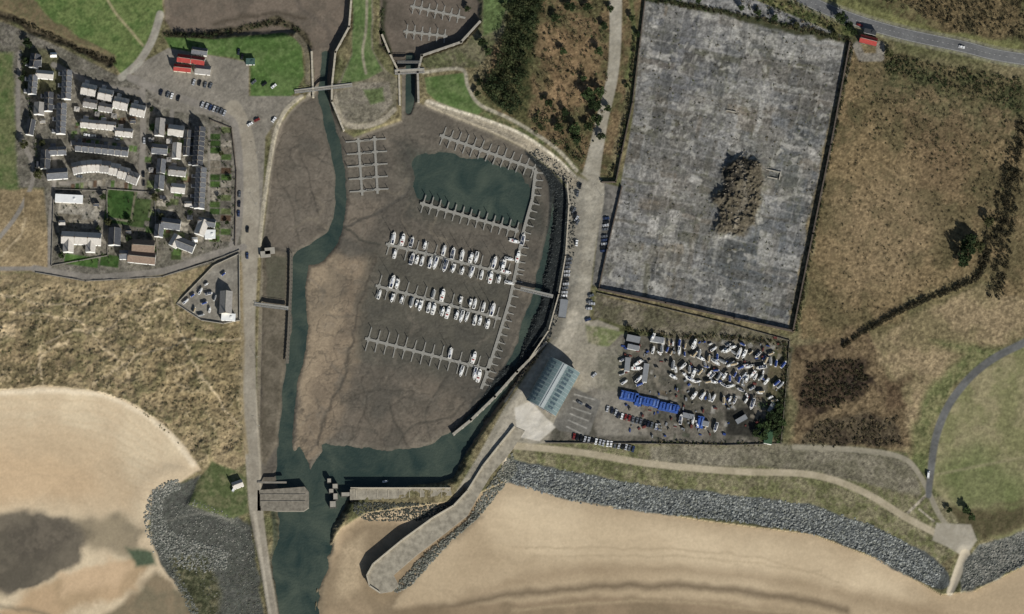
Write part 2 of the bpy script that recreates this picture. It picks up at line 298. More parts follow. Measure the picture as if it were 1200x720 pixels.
line([(429,-30),(428,30),(424,60),(428,85)],3,(140,134,110),soft=1.2)
fill([(392,110),(420,96),(455,95),(460,120),(440,142),(405,146)],(134,126,110),(112,106,90),'m',1,.1,soft=2,warp=1)
line([(390,108),(398,136),(414,148),(442,144),(462,128)],6,(170,159,137),(146,137,117),'f',1,.12,soft=1.2,warp=1)
fill([(425,104),(448,102),(450,118),(432,122)],(92,104,64),None,'m',1,.1,soft=2,warp=2)
fill([(448,-B),(556,-B),(562,24),(540,48),(494,64),(488,84),(466,84),(456,62),(444,50)],(106,96,84),(92,84,73),'m',1,.07,soft=1.5,warp=1.5,lab='mudflat',z=.8,zs=4)
line([(450,0),(448,30),(456,60)],5,(60,60,46),soft=2,warp=2)
fill([(556,-40),(610,-40),(592,30),(572,60),(560,78),(500,80),(492,68),(545,50),(564,26)],(110,105,80),(86,88,58),'m2',1,.16,soft=1.5,warp=2)
fill([(565,-10),(600,-10),(586,30),(566,40)],(88,104,60),None,'m',1,.1,soft=2,warp=2)
fill([(497,90),(545,84),(550,104),(568,128),(560,134),(520,126),(500,108)],(80,102,52),(92,108,62),'m',1,.1,soft=1.3,lab='lawn')
fill([(560,120),(605,140),(640,165),(670,195),(690,212),(672,206),(620,168),(566,138)],(86,92,56),(108,101,71),'m2',1,.15,soft=2,warp=2)
line([(495,84),(540,80),(548,100),(562,122),(600,140),(650,172),(676,200)],4,(156,148,127),soft=1.2)
line([(503,122),(530,132),(570,146),(610,164),(645,188),(672,214)],13,(164,153,131),(142,132,112),'f',.9,.12,soft=1.5,lab='rocky_foreshore',z=3.5,zs=8)
line([(500,118),(528,127),(570,140),(612,157),(650,183),(674,206)],3,(190,180,158),soft=1)
line([(360,112),(372,100),(386,100)],5,(140,132,116),soft=1)
# ------------------------------------------------------------------ harbour basins
wb=[(338,130),(352,116),(368,108),(386,104),(390,130),(400,152),(414,160),(470,140),(470,84),(488,84),(488,118),(510,128),(570,152),(612,172),(645,198),(668,225),(668,260),(660,330),(645,385),(625,420),(590,470),(540,540),(528,560),(430,575),(390,580),(350,575),(300,575),(302,540),(306,290),(312,240),(318,180),(328,145)]
fill(wb,(104,97,85),(91,85,75),'c',.9,.06,soft=1.2,lab='mudflat',z=.55,zs=2.5,zn=.12)
BM=maskof(wb,2)
fill([(318,150),(350,130),(375,150),(388,200),(384,270),(350,290),(315,290)],(113,104,91),(101,93,81),'c',1,.05,soft=4,warp=3,al=.9)
ES=[(622,176),(652,202),(660,235),(657,280),(650,330),(638,375),(614,418),(577,465),(540,514)]
fill([(405,300),(440,300),(425,400),(400,500),(375,525),(352,545),(345,530),(360,420),(362,320),(385,290)],(142,125,102),(123,109,90),'c',1,.05,soft=6,warp=5,clip=BM)
fill([(360,300),(395,300),(400,380),(370,440),(352,520),(350,430)],(154,136,110),None,'c',1,.04,soft=7,warp=5,al=.7,clip=BM)
fill([(430,290),(600,320),(590,400),(560,450),(410,420)],(88,85,74),(78,76,67),'m',1,.07,soft=12,warp=6,al=.8,clip=BM)
fill([(410,430),(560,440),(530,500),(440,530),(390,500)],(110,100,86),(97,90,78),'c',1,.06,soft=12,warp=8,al=.8,clip=BM)
fill([(400,228),(450,235),(430,280),(405,275)],(120,109,94),None,'c',1,.05,soft=8,warp=4,al=.8)
fill([(470,170),(630,200),(640,270),(480,255)],(76,75,66),(67,68,61),'m',1,.06,soft=12,warp=8,al=.8,clip=BM)
for P,w,c,al in [([(400,260),(420,278),(445,286)],2.5,(66,66,58),.8),([(440,300),(420,360),(405,430),(385,480),(372,520)],3,(84,77,66),.85),
    ([(455,540),(480,500),(520,490),(545,470)],2.5,(76,72,63),.75),([(400,470),(440,455),(500,460)],2,(80,75,64),.65),([(420,500),(430,470),(425,440)],2,(78,72,62),.7),
    ([(345,170),(360,200),(372,250)],2,(80,75,66),.7),([(322,200),(340,240),(350,285)],2,(80,75,66),.6),([(460,160),(475,180),(478,220),(440,250),(405,262)],3.5,(76,73,66),.75),
    ([(480,160),(495,190),(480,230)],2,(78,74,66),.6),([(455,470),(470,510),(500,540)],2.5,(76,72,63),.7),([(520,440),(500,480),(505,520)],2.5,(76,72,63),.6),([(570,450),(550,480),(520,530)],5,(74,73,67),.8)]:
    line(P,w,c,al=al,soft=1.3,warp=4,clip=BM,dz=-.15,zs=2)
for i in range(70):
    x=r2.uniform(315,620); y=r2.uniform(150,540); a=r2.uniform(0,6.28); l=r2.uniform(8,30)
    c=r2.choice([(82,77,67),(126,116,98),(90,86,76),(120,111,97)])
    line([(x,y),(x+l*math.cos(a),y+l*math.sin(a)),(x+1.6*l*math.cos(a+.6),y+1.6*l*math.sin(a+.6))],r2.uniform(1,5),c,al=.4,soft=2,warp=6,clip=BM)
rid=np.abs(M[18]*.75+N[10]*.35+M[3.5]*.12); rn=ss((.06-rid)/.05)*BM
rid2=np.abs(N[20]*.7+M[8]*.4+N[2.5]*.12); rn2=ss((.05-rid2)/.04)*BM
blend(rn*.4,(68,65,58)); blend(rn2*.35,(72,68,60)); Z-=(.12*rn+.08*rn2)
ml=ss((MIX['c2']+M[1.7]*.2-.35)*1.4)*BM; blend(ml*.3,(130,119,103))
wet=ss((N[40]*.7-M[18]*.5+N[10]*.2-.25)*1.6)*BM; blend(wet*.3,(72,72,66))
line(ES,[14,28,33,34,33,31,27,22,16],(48,52,51),(36,39,39),'f',1,.24,soft=1.5,lab='rocky_foreshore',z=1.6,zs=12,clip=BM)
line([(665,215),(668,240),(664,300),(656,345),(645,388),(620,425),(592,470)],3,(156,148,131),soft=1)
line([(380,62),(378,110),(386,150),(396,190),(398,240),(390,275),(372,294),(352,304),(349,340),(350,390),(342,440),(336,490),(335,540),(350,572)],[8,10,12,11,12,14,24,20,17,19,17,16,20,30],(74,72,62),None,soft=4,warp=2.5,z=-1.4,zs=5,clip=None)
line([(480,64),(480,110),(478,128)],[10,10,6],(70,66,56),soft=2,z=-1.6,zs=3)
fill([(330,545),(352,520),(366,552),(378,522),(410,522),(460,530),(505,520),(540,498),(575,462),(600,435),(606,440),(584,474),(548,524),(530,562),(430,578),(400,600),(378,650),(372,700),(378,790),(330,790),(318,660),(325,615),(362,600),(358,572),(330,572)],(74,73,62),None,soft=5,warp=6,z=-1.6,zs=7,sm=False)
fill([(484,190),(500,178),(530,178),(575,190),(612,205),(626,225),(616,256),(590,262),(550,248),(500,232),(482,215)],(66,69,60),None,soft=6,warp=6,z=-1.3,zs=9)
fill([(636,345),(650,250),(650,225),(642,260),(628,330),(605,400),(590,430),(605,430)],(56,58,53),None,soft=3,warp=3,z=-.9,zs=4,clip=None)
line([(345,590),(360,640),(350,690),(358,760)],[46,50,40,44],(78,75,63),soft=5,warp=4,z=-1.5,zs=8)
line([(322,600),(325,650),(335,720)],6,(74,78,60),(60,64,50),'f',1,.2,soft=2,warp=2)
line([(352,112),(334,128),(322,155),(314,200),(306,260),(303,300)],5,(176,166,144),(152,143,122),'f',1,.1,soft=1,z=5.2,zs=1)
line([(310,300),(306,350),(304,420),(303,500),(304,540)],4,(128,118,100),(104,98,82),'f',1,.12,soft=1.2,lab='rocky_foreshore')
fill([(308,290),(340,296),(338,360),(334,425),(325,520),(312,545),(306,540)],(112,103,87),(90,83,69),'m2',1,.12,soft=2,warp=2,clip=None,z=1.4,zs=4)
fill([(312,300),(336,300),(334,350),(312,350)],(94,90,75),(80,78,63),'f',1,.15,soft=2,warp=2)
line([(272,128),(286,160),(293,220),(292,300),(291,380),(293,460),(298,540),(302,600),(312,660),(324,730),(330,800)],[22,20,20,20,16,16,18,16,12,12,12],(156,147,129),(141,132,115),'m',1,.08,soft=1.2,lab='road',z=5,zs=2.5)
line([(300,600),(312,680),(322,740)],4,(174,164,144),soft=1,al=.8)
line([(281,310),(284,400),(284,470),(290,530)],5,(152,137,106),(122,108,78),'f',1,.12,soft=2,warp=1)
VR=(138,131,120);VR2=(124,118,108)
for P,w in [([(150,90),(185,105),(262,135),(276,160),(280,210),(279,260),(272,288)],9),([(40,315),(100,325),(150,323),(200,316),(245,300),(285,290)],8),([(165,105),(166,160),(164,225)],7),([(60,75),(110,98),(160,108)],7),([(62,180),(62,215),(58,260),(58,318)],5),([(70,215),(120,216),(165,222)],5),([(86,160),(150,168)],5),([(-60,316),(40,315)],5),([(20,60),(20,150),(38,200),(20,250),(-20,300)],5),([(200,130),(198,160),(196,220)],5),([(245,150),(244,250)],3)]:
    line(P,w,VR,VR2,'m',1,.07,soft=1.2,lab='road')
GC=[(74,96,48),(82,100,54),(98,106,68),(122,114,98),(104,99,88),(62,82,42),(150,142,126),(88,70,54)]
for (cx,cy,l,w,a,c) in [(140,243,34,40,8,(70,94,46)),(166,250,22,34,5,(78,92,52)),(95,306,40,12,8,(76,102,48)),(128,306,22,14,8,(66,88,42)),(92,248,50,20,8,(154,146,129)),(80,262,28,22,5,(126,117,98)),(34,240,14,30,0,(132,115,84)),(206,300,12,10,0,(72,82,48)),(150,232,10,20,5,(64,88,44)),(95,262,30,10,5,(140,131,112)),(186,240,20,14,10,(94,91,74))]:
    fill(rot(cx,cy,l,w,a),c,(c[0]-18,c[1]-16,c[2]-12),'m2',1.2,.16,soft=1,lab='lawn' if c[1]>c[0]+8 else None)
fill(rot(140,258,30,2,8),(140,132,112)); fill(rot(155,243,2,38,8),(120,112,92))
for i in range(17):
    for j in range(2):
        c=r2.choice(GC); fill(rot(251+j*13,152+i*8,12,7,2),c,(c[0]-16,c[1]-16,c[2]-14),'f',1,.22,soft=.8)
for i in range(14):
    c=r2.choice(GC); fill(rot(84+i*5.2,218+abs(i-7)*.8-4,4.4,8,3),c,None,'f',1,.2,soft=.7)
    c=r2.choice(GC); fill(rot(92+i*5,164+i*.8,4.4,7,3),c,None,'f',1,.2,soft=.7)
for i in range(60):
    c=r2.choice(GC); fill(rot(r2.uniform(172,222),r2.uniform(145,300),r2.uniform(5,12),r2.uniform(4,10),5),c,None,'f',1,.2,soft=.8)
for i in range(34):
    c=r2.choice(GC); fill(rot(r2.uniform(84,160),r2.uniform(112,168),r2.uniform(4,10),r2.uniform(3,7),-8),c,None,'f',1,.2,soft=.8)
fill([(207,357),(250,312),(280,298),(282,376),(262,380),(236,376)],(138,132,119),(120,114,102),'m',1,.1,soft=1,lab='car_park',z=5,zs=3)
# material-scale albedo variation by surface kind
amp=np.zeros(X.shape)
for k_,v_ in {'grass_field':.26,'dune_grassland':.17,'derelict_hardstanding':.2,'lawn':.12,'car_park':.11,'mudflat':.07,'rocky_foreshore':.2,'road':.06,'beach':.02}.items(): amp[LAB==LN[k_]]=v_
COL*=np.clip(1+amp*(N[5]*.6+M[3.5]*.8+N[2.5]*.7+.5*GR),.35,1.8)[...,None]
bch=(LAB==LN['beach'])
v_=Y-0.10*X+9*WYc; st_=vnoise(X/9,v_,3.2,77)*.6+vnoise(X/14,v_,7,78)*.7
u_=np.hypot(X+30,(Y-640)*1.2)+8*WXc; st2=vnoise(u_*0+np.arctan2(Y-640,X+31)*14,u_,3.5,79)*.6+vnoise(np.arctan2(Y-640,X+31)*9,u_,8,80)*.6
COL*=(1+np.where(bch,np.where(X>330,.055*st_,.045*st2),0))[...,None]
COL=np.clip(COL,0.008,0.85)
def Zat(x,y):
    i=int(np.clip(np.searchsorted(xs,x),0,len(xs)-1)); j=int(np.clip(np.searchsorted(ys,y),0,len(ys)-1)); return float(Z[j,i])
# ------------------------------------------------------------------ materials
def nt(m):
    m.use_nodes=True; return m.node_tree.nodes,m.node_tree.links,m.node_tree.nodes['Principled BSDF']
def attr_mat(name,scale,amt,bump,rough=1.,spec=0.05):
    m=bpy.data.materials.new(name); n,l,p=nt(m)
    a=n.new('ShaderNodeAttribute'); a.attribute_name='Col'
    g=n.new('ShaderNodeNewGeometry'); t=n.new('ShaderNodeTexNoise'); t.inputs['Scale'].default_value=scale; t.inputs['Detail'].default_value=4; t.inputs['Roughness'].default_value=.65
    l.new(g.outputs['Position'],t.inputs['Vector'])
    mr=n.new('ShaderNodeMapRange'); mr.inputs['From Min'].default_value=.25; mr.inputs['From Max'].default_value=.75
    mr.inputs['To Min'].default_value=1-amt; mr.inputs['To Max'].default_value=1+amt
    l.new(t.outputs['Fac'],mr.inputs['Value'])
    v=n.new('ShaderNodeVectorMath'); v.operation='SCALE'; l.new(a.outputs['Color'],v.inputs[0]); l.new(mr.outputs[0],v.inputs['Scale'])
    l.new(v.outputs[0],p.inputs['Base Color'])
    b=n.new('ShaderNodeBump'); b.inputs['Strength'].default_value=bump; b.inputs['Distance'].default_value=.5
    l.new(t.outputs['Fac'],b.inputs['Height']); l.new(b.outputs[0],p.inputs['Normal'])
    p.inputs['Roughness'].default_value=rough; p.inputs['Specular IOR Level'].default_value=spec
    return m
def pm(name,c,rough=.8,amt=.12,scale=1.5,spec=.2,metal=0,raw=False):
    m=bpy.data.materials.new(name); n,l,p=nt(m)
    c=np.clip(np.array(c if raw else C(c)),0,.86)
    g=n.new('ShaderNodeNewGeometry'); t=n.new('ShaderNodeTexNoise'); t.inputs['Scale'].default_value=scale; t.inputs['Detail'].default_value=3
    l.new(g.outputs['Position'],t.inputs['Vector'])
    r=n.new('ShaderNodeValToRGB'); r.color_ramp.elements[0].position=.3; r.color_ramp.elements[1].position=.7
    r.color_ramp.elements[0].color=(*(c*(1-amt)),1); r.color_ramp.elements[1].color=(*np.clip(c*(1+amt),0,.9),1)
    l.new(t.outputs['Fac'],r.inputs[0]); l.new(r.outputs[0],p.inputs['Base Color'])
    p.inputs['Roughness'].default_value=rough; p.inputs['Specular IOR Level'].default_value=spec; p.inputs['Metallic'].default_value=metal
    return m
TM={'ground':('earth',1.2,.15,.5),'beach':('sand',.5,.05,.12),'mudflat':('mud',.6,.12,.35),'road':('asphalt_road',1.6,.1,.15),'lawn':('mown_grass',1.6,.16,.4),'dune_grassland':('marram_grass',1.3,.22,.7),
 'derelict_hardstanding':('broken_concrete',1.0,.24,.6),'car_park':('tarmac',1.3,.12,.25),'grass_field':('rough_grass',1.2,.28,.9),'paving':('concrete_paving',1.3,.06,.1),'rocky_foreshore':('stones',.9,.25,1.)}
WXg=(X-600)*S; WYg=(360-Y)*YS
H_,W_=X.shape
idx=np.arange(H_*W_).reshape(H_,W_)
q=np.stack([idx[1:,:-1],idx[1:,1:],idx[:-1,1:],idx[:-1,:-1]],-1).reshape(-1,4)
ql=LAB[:-1,:-1].reshape(-1)
V=np.stack([WXg,WYg,Z],-1).reshape(-1,3).astype(np.float32); CF=np.concatenate([COL.reshape(-1,3),np.ones((H_*W_,1))],1).astype(np.float32)
def quads_mesh(name,v,f,mat,col=None,smooth=True,mi=None):
    me=bpy.data.meshes.new(name); n=len(f); k=f.shape[1]
    me.vertices.add(len(v)); me.vertices.foreach_set('co',np.ascontiguousarray(v,np.float32).ravel())
    me.loops.add(n*k); me.loops.foreach_set('vertex_index',np.ascontiguousarray(f,np.int32).ravel())
    me.polygons.add(n); me.polygons.foreach_set('loop_start',np.arange(0,n*k,k,dtype=np.int32))
    me.polygons.foreach_set('use_smooth',np.full(n,smooth))
    if mi is not None: me.polygons.foreach_set('material_index',mi.astype(np.int32))
    if col is not None:
        a=me.color_attributes.new('Col','FLOAT_COLOR','POINT'); a.data.foreach_set('color',np.ascontiguousarray(col,np.float32).ravel())
    me.update(calc_edges=True)
    for mm in (mat if isinstance(mat,list) else [mat]): me.materials.append(mm)
    return me
def obj(name,me,loc=(0,0,0),rz=0,sc=1,parent=None):
    o=bpy.data.objects.new(name,me); o.location=loc; o.rotation_euler=(0,0,rz); o.scale=(sc,sc,sc) if isinstance(sc,(int,float)) else sc
    scene.collection.objects.link(o)
    if parent: o.parent=parent
    return o
for nm,k in LN.items():
    f=q[ql==k]
    if len(f)==0: continue
    u,inv=np.unique(f,return_inverse=True); f2=inv.reshape(f.shape)
    t=TM[nm]; obj(nm,quads_mesh(nm,V[u],f2,attr_mat(t[0],t[1],t[2],t[3]),CF[u]))
def water_mat():
    m=bpy.data.materials.new('harbour_water_surface'); n,l,p=nt(m)
    g=n.new('ShaderNodeNewGeometry'); t=n.new('ShaderNodeTexNoise'); t.inputs['Scale'].default_value=.04; t.inputs['Detail'].default_value=8; t.inputs['Roughness'].default_value=.62; t.inputs['Distortion'].default_value=.8
    l.new(g.outputs['Position'],t.inputs['Vector'])
    r=n.new('ShaderNodeValToRGB'); r.color_ramp.elements[0].position=.35; r.color_ramp.elements[1].position=.68
    r.color_ramp.elements[0].color=(*C((42,58,54)),1); r.color_ramp.elements[1].color=(*C((74,84,72)),1)
    l.new(t.outputs['Fac'],r.inputs[0]); l.new(r.outputs[0],p.inputs['Base Color'])
    t2=n.new('ShaderNodeTexNoise'); t2.inputs['Scale'].default_value=.6; t2.inputs['Detail'].default_value=4; l.new(g.outputs['Position'],t2.inputs['Vector'])
    b=n.new('ShaderNodeBump'); b.inputs['Strength'].default_value=.6; b.inputs['Distance'].default_value=.4; l.new(t2.outputs['Fac'],b.inputs['Height']); l.new(b.outputs[0],p.inputs['Normal'])
    p.inputs['Roughness'].default_value=.22; p.inputs['IOR'].default_value=1.33
    return m
a=W(-9000,-150); b=W(9000,9000)
obj('water',quads_mesh('water',np.array([[a[0],b[1],-.3],[b[0],b[1],-.3],[b[0],a[1],-.3],[a[0],a[1],-.3]]),np.array([[0,1,2,3]]),water_mat(),smooth=False))
# ------------------------------------------------------------------ mesh builder
class MB:
    def __init__(s): s.v=[];s.f=[];s.m=[]
    def add(s,vs,fs,mi=0):
        b=len(s.v); s.v+=[tuple(p) for p in vs]; s.f+=[tuple(b+i for i in f) for f in fs]; s.m+=[mi]*len(fs)
    def box(s,cx,cy,z0,z1,lx,ly,a=0,mi=0,tx=1,ty=1):
        ca,sa=math.cos(a),math.sin(a); vs=[]
        for z,kx,ky in((z0,1,1),(z1,tx,ty)):
            for u,v in((-1,-1),(1,-1),(1,1),(-1,1)):
                x=u*lx/2*kx;y=v*ly/2*ky; vs.append((cx+x*ca-y*sa,cy+x*sa+y*ca,z))
        s.add(vs,[(0,3,2,1),(4,5,6,7),(0,1,5,4),(1,2,6,5),(2,3,7,6),(3,0,4,7)],mi)
    def prism(s,P,z0,z1,mi=0,top=None):
        n=len(P); A=sum(P[i][0]*P[(i+1)%n][1]-P[(i+1)%n][0]*P[i][1] for i in range(n))
        if A<0: P=P[::-1]
        vs=[(x,y,z0) for x,y in P]+[(x,y,z1) for x,y in P]
        fs=[(i,(i+1)%n,n+(i+1)%n,n+i) for i in range(n)]
        s.add(vs,fs,mi); s.add([(x,y,z1) for x,y in P],[tuple(range(n))],mi if top is None else top)
    def cyl(s,cx,cy,z0,z1,r,n=8,mi=0,r1=None):
        r1=r if r1 is None else r1
        vs=[(cx+r*math.cos(6.2832*i/n),cy+r*math.sin(6.2832*i/n),z0) for i in range(n)]+[(cx+r1*math.cos(6.2832*i/n),cy+r1*math.sin(6.2832*i/n),z1) for i in range(n)]
        s.add(vs,[(i,(i+1)%n,n+(i+1)%n,n+i) for i in range(n)]+[tuple(range(n,2*n))],mi)
    def mesh(s,name,mats):
        me=bpy.data.meshes.new(name); me.from_pydata(s.v,[],s.f); me.polygons.foreach_set('material_index',s.m)
        for m in mats: me.materials.append(m)
        me.update(); return me
def wp(P): return [W(*p) for p in P]
stone=pm('harbour_stone',(128,122,110),.9,.2,.4); stone_l=pm('quay_coping_stone',(172,163,143),.9,.12,.5); conc=pm('weathered_concrete',(152,146,132),.9,.14,.4)
dkstone=pm('wet_stone',(72,72,66),.8,.25,.5); timber=pm('grey_timber',(104,98,86),.9,.2,1.); pont=pm('pontoon_decking',(140,137,127),.85,.15,1.); steel=pm('galvanised_steel',(140,142,142),.5,.1,1,.5,.3)
brick=pm('dark_brick',(88,78,68),.9,.2,.8)
m=MB(); P=[W(*p) for p in catmull(ROAD,False,24)]
for i in range(0,len(P)-1):
    a,b=P[i],P[i+1]; L=math.hypot(b[0]-a[0],b[1]-a[1]); an=math.atan2(b[1]-a[1],b[0]-a[0]); cx,cy=(a[0]+b[0])/2,(a[1]+b[1])/2
    if abs(cx)>600: continue
    if i%2==0: m.box(cx,cy,5.11,5.14,L*.6,.14,an,0)
    for s in(-1,1): m.box(cx-math.sin(an)*s*4.0,cy+math.cos(an)*s*4.0,5.11,5.14,L,.13,an,0)
obj('road_markings',m.mesh('road_markings',[pm('road_paint',(195,193,186),.7,.1,2)]))
# ------------------------------------------------------------------ piers
m=MB()
nw=[(603,500),(585,522),(566,546),(548,575),(532,592),(508,606),(472,632),(438,660),(431,673),(434,685),(446,693),(460,691)]
se=[(468,684),(462,672),(490,648),(524,622),(548,603),(560,582),(576,556),(600,528),(615,505)]
m.prism(wp(nw+se),-2.,5.4,0,1)
m2=nw[:-1]
pts=wp(m2)
for a,b in zip(pts[:-1],pts[1:]):
    L=math.hypot(b[0]-a[0],b[1]-a[1]); an=math.atan2(b[1]-a[1],b[0]-a[0]); m.box((a[0]+b[0])/2,(a[1]+b[1])/2,5.4,7.0,L+.3,1.0,an,2)
pierc=pm('pier_deck',(146,138,120),.9,.28,.3)
obj('breakwater_pier',m.mesh('breakwater_pier',[stone,pierc,stone_l]))
m=MB()
m.prism(wp([(411,573),(432,571),(480,571),(528,571),(530,580),(480,583),(436,585),(411,585)]),-2,5.0,0,1)
m.prism(wp([(411,586),(480,585),(535,582),(548,577),(538,592),(520,590),(480,592),(420,592)]),-2,2.6,2,2)
for i in range(9):
    c=W(418+i*12.5,578); m.box(c[0],c[1],5.0,5.3,.4,6,0,3)
c=W(470,571.5); m.box(c[0],c[1],5.0,6.4,76,.5,0,3)
obj('harbour_entrance_pier',m.mesh('harbour_entrance_pier',[stone,pierc,dkstone,stone_l]))
m=MB()
m.prism(wp([(303,574),(358,570),(363,576),(363,594),(357,598),(303,598)]),-2,5.0,0,1)
for y in (579,587):
    c=W(333,y); m.box(c[0],c[1],5.0,5.4,34,.4,0,3)
c=W(320,565); m.box(c[0],c[1],4.4,5.8,22,1.2,0,3)
obj('west_entrance_pier',m.mesh('west_entrance_pier',[stone,pm('pier_stone_deck',(122,115,101),.9,.3,.4),dkstone,stone]))
m=MB()
for (x0,y0,w,h) in ((384,560,5,5),(390,566,7,6),(386,572,6,5),(391,577,6,8),(387,586,8,8),(400,576,12,5)):
    c=W(x0+w/2,y0+h/2); m.box(c[0],c[1],-2,4.2,w*S,h*YS,.03,0,.95,.95); m.box(c[0],c[1],4.2,4.6,w*S*.8,h*YS*.8,.03,1)
obj('gate_pier_ruin',m.mesh('gate_pier_ruin',[dkstone,conc]))
def wall(name,P,th,z0,z1,mats,z_is_abs=False,cap=True,mi=0):
    m=MB(); P=wp(P)
    for a,b in zip(P[:-1],P[1:]):
        L=math.hypot(b[0]-a[0],b[1]-a[1]); an=math.atan2(b[1]-a[1],b[0]-a[0]); cx,cy=(a[0]+b[0])/2,(a[1]+b[1])/2
        m.box(cx,cy,z0,z1,L,th,an,0)
        if cap: m.box(cx,cy,z1,z1+.12,L,th+.25,an,1)
        n=max(1,int(L/6))
        for i in range(n+1):
            t=i/n; m.box(a[0]+(b[0]-a[0])*t,a[1]+(b[1]-a[1])*t,z0,z1+.3,th+.3,th+.3,an,1)
    return obj(name,m.mesh(name,mats))
wall('perimeter_wall',[(998,50),(975,170),(953,275),(929,389),(860,374),(780,356),(702,340)],.8,4,8.2,[brick,brick])
wall('perimeter_wall',[(757,0),(750,55),(742,120),(729,180),(722,214),(706,214)],.5,4,7.6,[brick,brick])
wall('compound_wall',[(729,220),(712,292),(702,338)],.5,4,7.2,[brick,brick])
wall('boatyard_fence',[(700,344),(770,360),(860,382),(925,400),(920,460),(914,520),(850,522),(760,520),(640,519)],.15,4,6.2,[timber,timber])
wall('pen_fence',[(207,357),(250,312),(280,298),(281,376),(262,380),(236,376),(207,357)],.2,4,6.4,[conc,conc])
wall('quay_parapet_wall',[(665,215),(667,240),(663,300),(655,345),(643,388),(620,422)],.6,4.5,6.1,[stone_l,stone_l])
wall('inner_mole',[(640,402),(606,436),(580,465),(552,492),(532,508)],1.4,-1.5,4.6,[stone,conc])
wall('garden_wall',[(245,140),(270,150),(276,200),(275,288)],.3,4,6.0,[brick,brick])
wall('garden_wall',[(62,222),(124,224),(126,300),(60,312),(62,222)],.3,4,5.9,[stone,stone])
wall('garden_wall',[(126,222),(180,226),(184,300)],.3,4,5.9,[stone,stone])
wall('roadside_wall',[(42,320),(100,330),(190,325),(250,306),(280,294)],.35,4,5.7,[stone,stone])
wall('lock_wall',[(366,112),(364,60)],1.2,-1,5.6,[stone,stone_l]); wall('lock_wall',[(388,100),(392,60),(408,30),(411,-10)],1.2,-1,5.6,[stone,stone_l])
wall('lock_wall',[(468,122),(467,84),(456,62),(447,40)],1.2,-1,5.6,[stone,stone_l]); wall('lock_wall',[(490,118),(489,84),(494,64),(540,48),(562,24)],1.4,-1,5.6,[stone,conc])
wall('lock_wall',[(402,152),(388,118),(388,102)],1.2,-1,5.6,[stone,stone_l])
m=MB()
P=wp([(341,297),(341,330),(339,380),(337,426)])
for a,b in zip(P[:-1],P[1:]):
    L=math.hypot(b[0]-a[0],b[1]-a[1]); an=math.atan2(b[1]-a[1],b[0]-a[0]); m.box((a[0]+b[0])/2,(a[1]+b[1])/2,3.6,4.0,L,2.2,an,0)
    n=int(L/3)
    for i in range(n):
        t=i/n
        for s in(-.9,.9): m.cyl(a[0]+(b[0]-a[0])*t+s,a[1]+(b[1]-a[1])*t,-2,4.7,.2,6,0)
obj('timber_jetty',m.mesh('timber_jetty',[timber]))
def bridge(name,p,q_,w,z,mats,rail=True,h=.5):
    a,b=W(*p),W(*q_); L=math.hypot(b[0]-a[0],b[1]-a[1]); an=math.atan2(b[1]-a[1],b[0]-a[0]); cx,cy=(a[0]+b[0])/2,(a[1]+b[1])/2
    m=MB(); m.box(cx,cy,z-h,z,L,w,an,0)
    for s in(-1,1):
        ox,oy=-math.sin(an)*s*w/2,math.cos(an)*s*w/2
        m.box(cx+ox,cy+oy,z+.9,z+1.05,L,.15,an,1); m.box(cx+ox,cy+oy,z+.0,z+.25,L,.15,an,1)
        for i in range(int(L/2)+1):
            t=-L/2+i*2; m.box(cx+ox+t*math.cos(an),cy+oy+t*math.sin(an),z,z+1,.12,.12,an,1)
    return obj(name,m.mesh(name,mats))
bridge('footbridge',(298,357),(338,362),2.6,5.3,[pont,steel])
bridge('access_gangway',(610,339),(648,348),2.6,5.2,[pont,steel])
bridge('footbridge',(344,107),(412,99),2.6,5.7,[conc,steel])
bridge('lock_bridge',(462,84),(497,82),3.6,5.7,[conc,steel])
bridge('lock_bridge',(465,72),(492,72),1.5,5.5,[timber,steel])
m=MB()
for (x,y) in((316,295),(311,299)): c=W(x,y); m.box(c[0],c[1],4,7.4,7,4.5,.1,0); m.box(c[0],c[1],7.4,7.7,7.6,5,.1,1)
obj('quay_store_building',m.mesh('quay_store_building',[brick,conc]))
# ------------------------------------------------------------------ pontoons
def pontoon(P,w=2.0,sides=(1,1),sp=11,fl=13,fw=.8,start=4,z=None,skip=()):
    m=MB(); P2=wp(P); zz=1.15
    for a,b in zip(P2[:-1],P2[1:]):
        L=math.hypot(b[0]-a[0],b[1]-a[1]); an=math.atan2(b[1]-a[1],b[0]-a[0])
        m.box((a[0]+b[0])/2,(a[1]+b[1])/2,zz-.5,zz,L,w,an,0)
        t=start*S
        while t<L:
            x,y=a[0]+(b[0]-a[0])*t/L,a[1]+(b[1]-a[1])*t/L
            for k,s in enumerate((1,-1)):
                if sides[k]:
                    nx,ny=-math.sin(an)*s,math.cos(an)*s; F=fl*S*rng.uniform(.93,1.05); da=rng.uniform(-.03,.03)
                    m.box(x+nx*(F/2+w/2),y+ny*(F/2+w/2),zz-.45,zz-.01,fw,F,an+da,0)
                    if rng.random()<.6: m.cyl(x+nx*(F+w/2),y+ny*(F+w/2),-1,zz+2.6,.24,7,1)
                    m.box(x+nx*(w/2+.5),y+ny*(w/2+.5),zz-.4,zz-.02,2.,.9,an,0)
            t+=sp*S
    return obj('marina_pontoon',m.mesh('marina_pontoon',[pont,steel]))
pontoon([(515,157),(627,197)],sp=9.5,fl=10)
pontoon([(492,237),(608,270)],sp=9.5,fl=9)
rowD=((452,285),(597,321)); rowE=((440,334),(587,373)); rowF=((428,396),(574,433))
pontoon(rowD,sp=11,fl=12); pontoon(rowE,sp=11,fl=12); pontoon(rowF,sp=11,fl=12)
pontoon([(628,196),(624,232),(612,275),(605,315),(597,352),(584,395),(571,436),(564,455)],w=2.2,sides=(1,0),sp=9,fl=8,start=5)
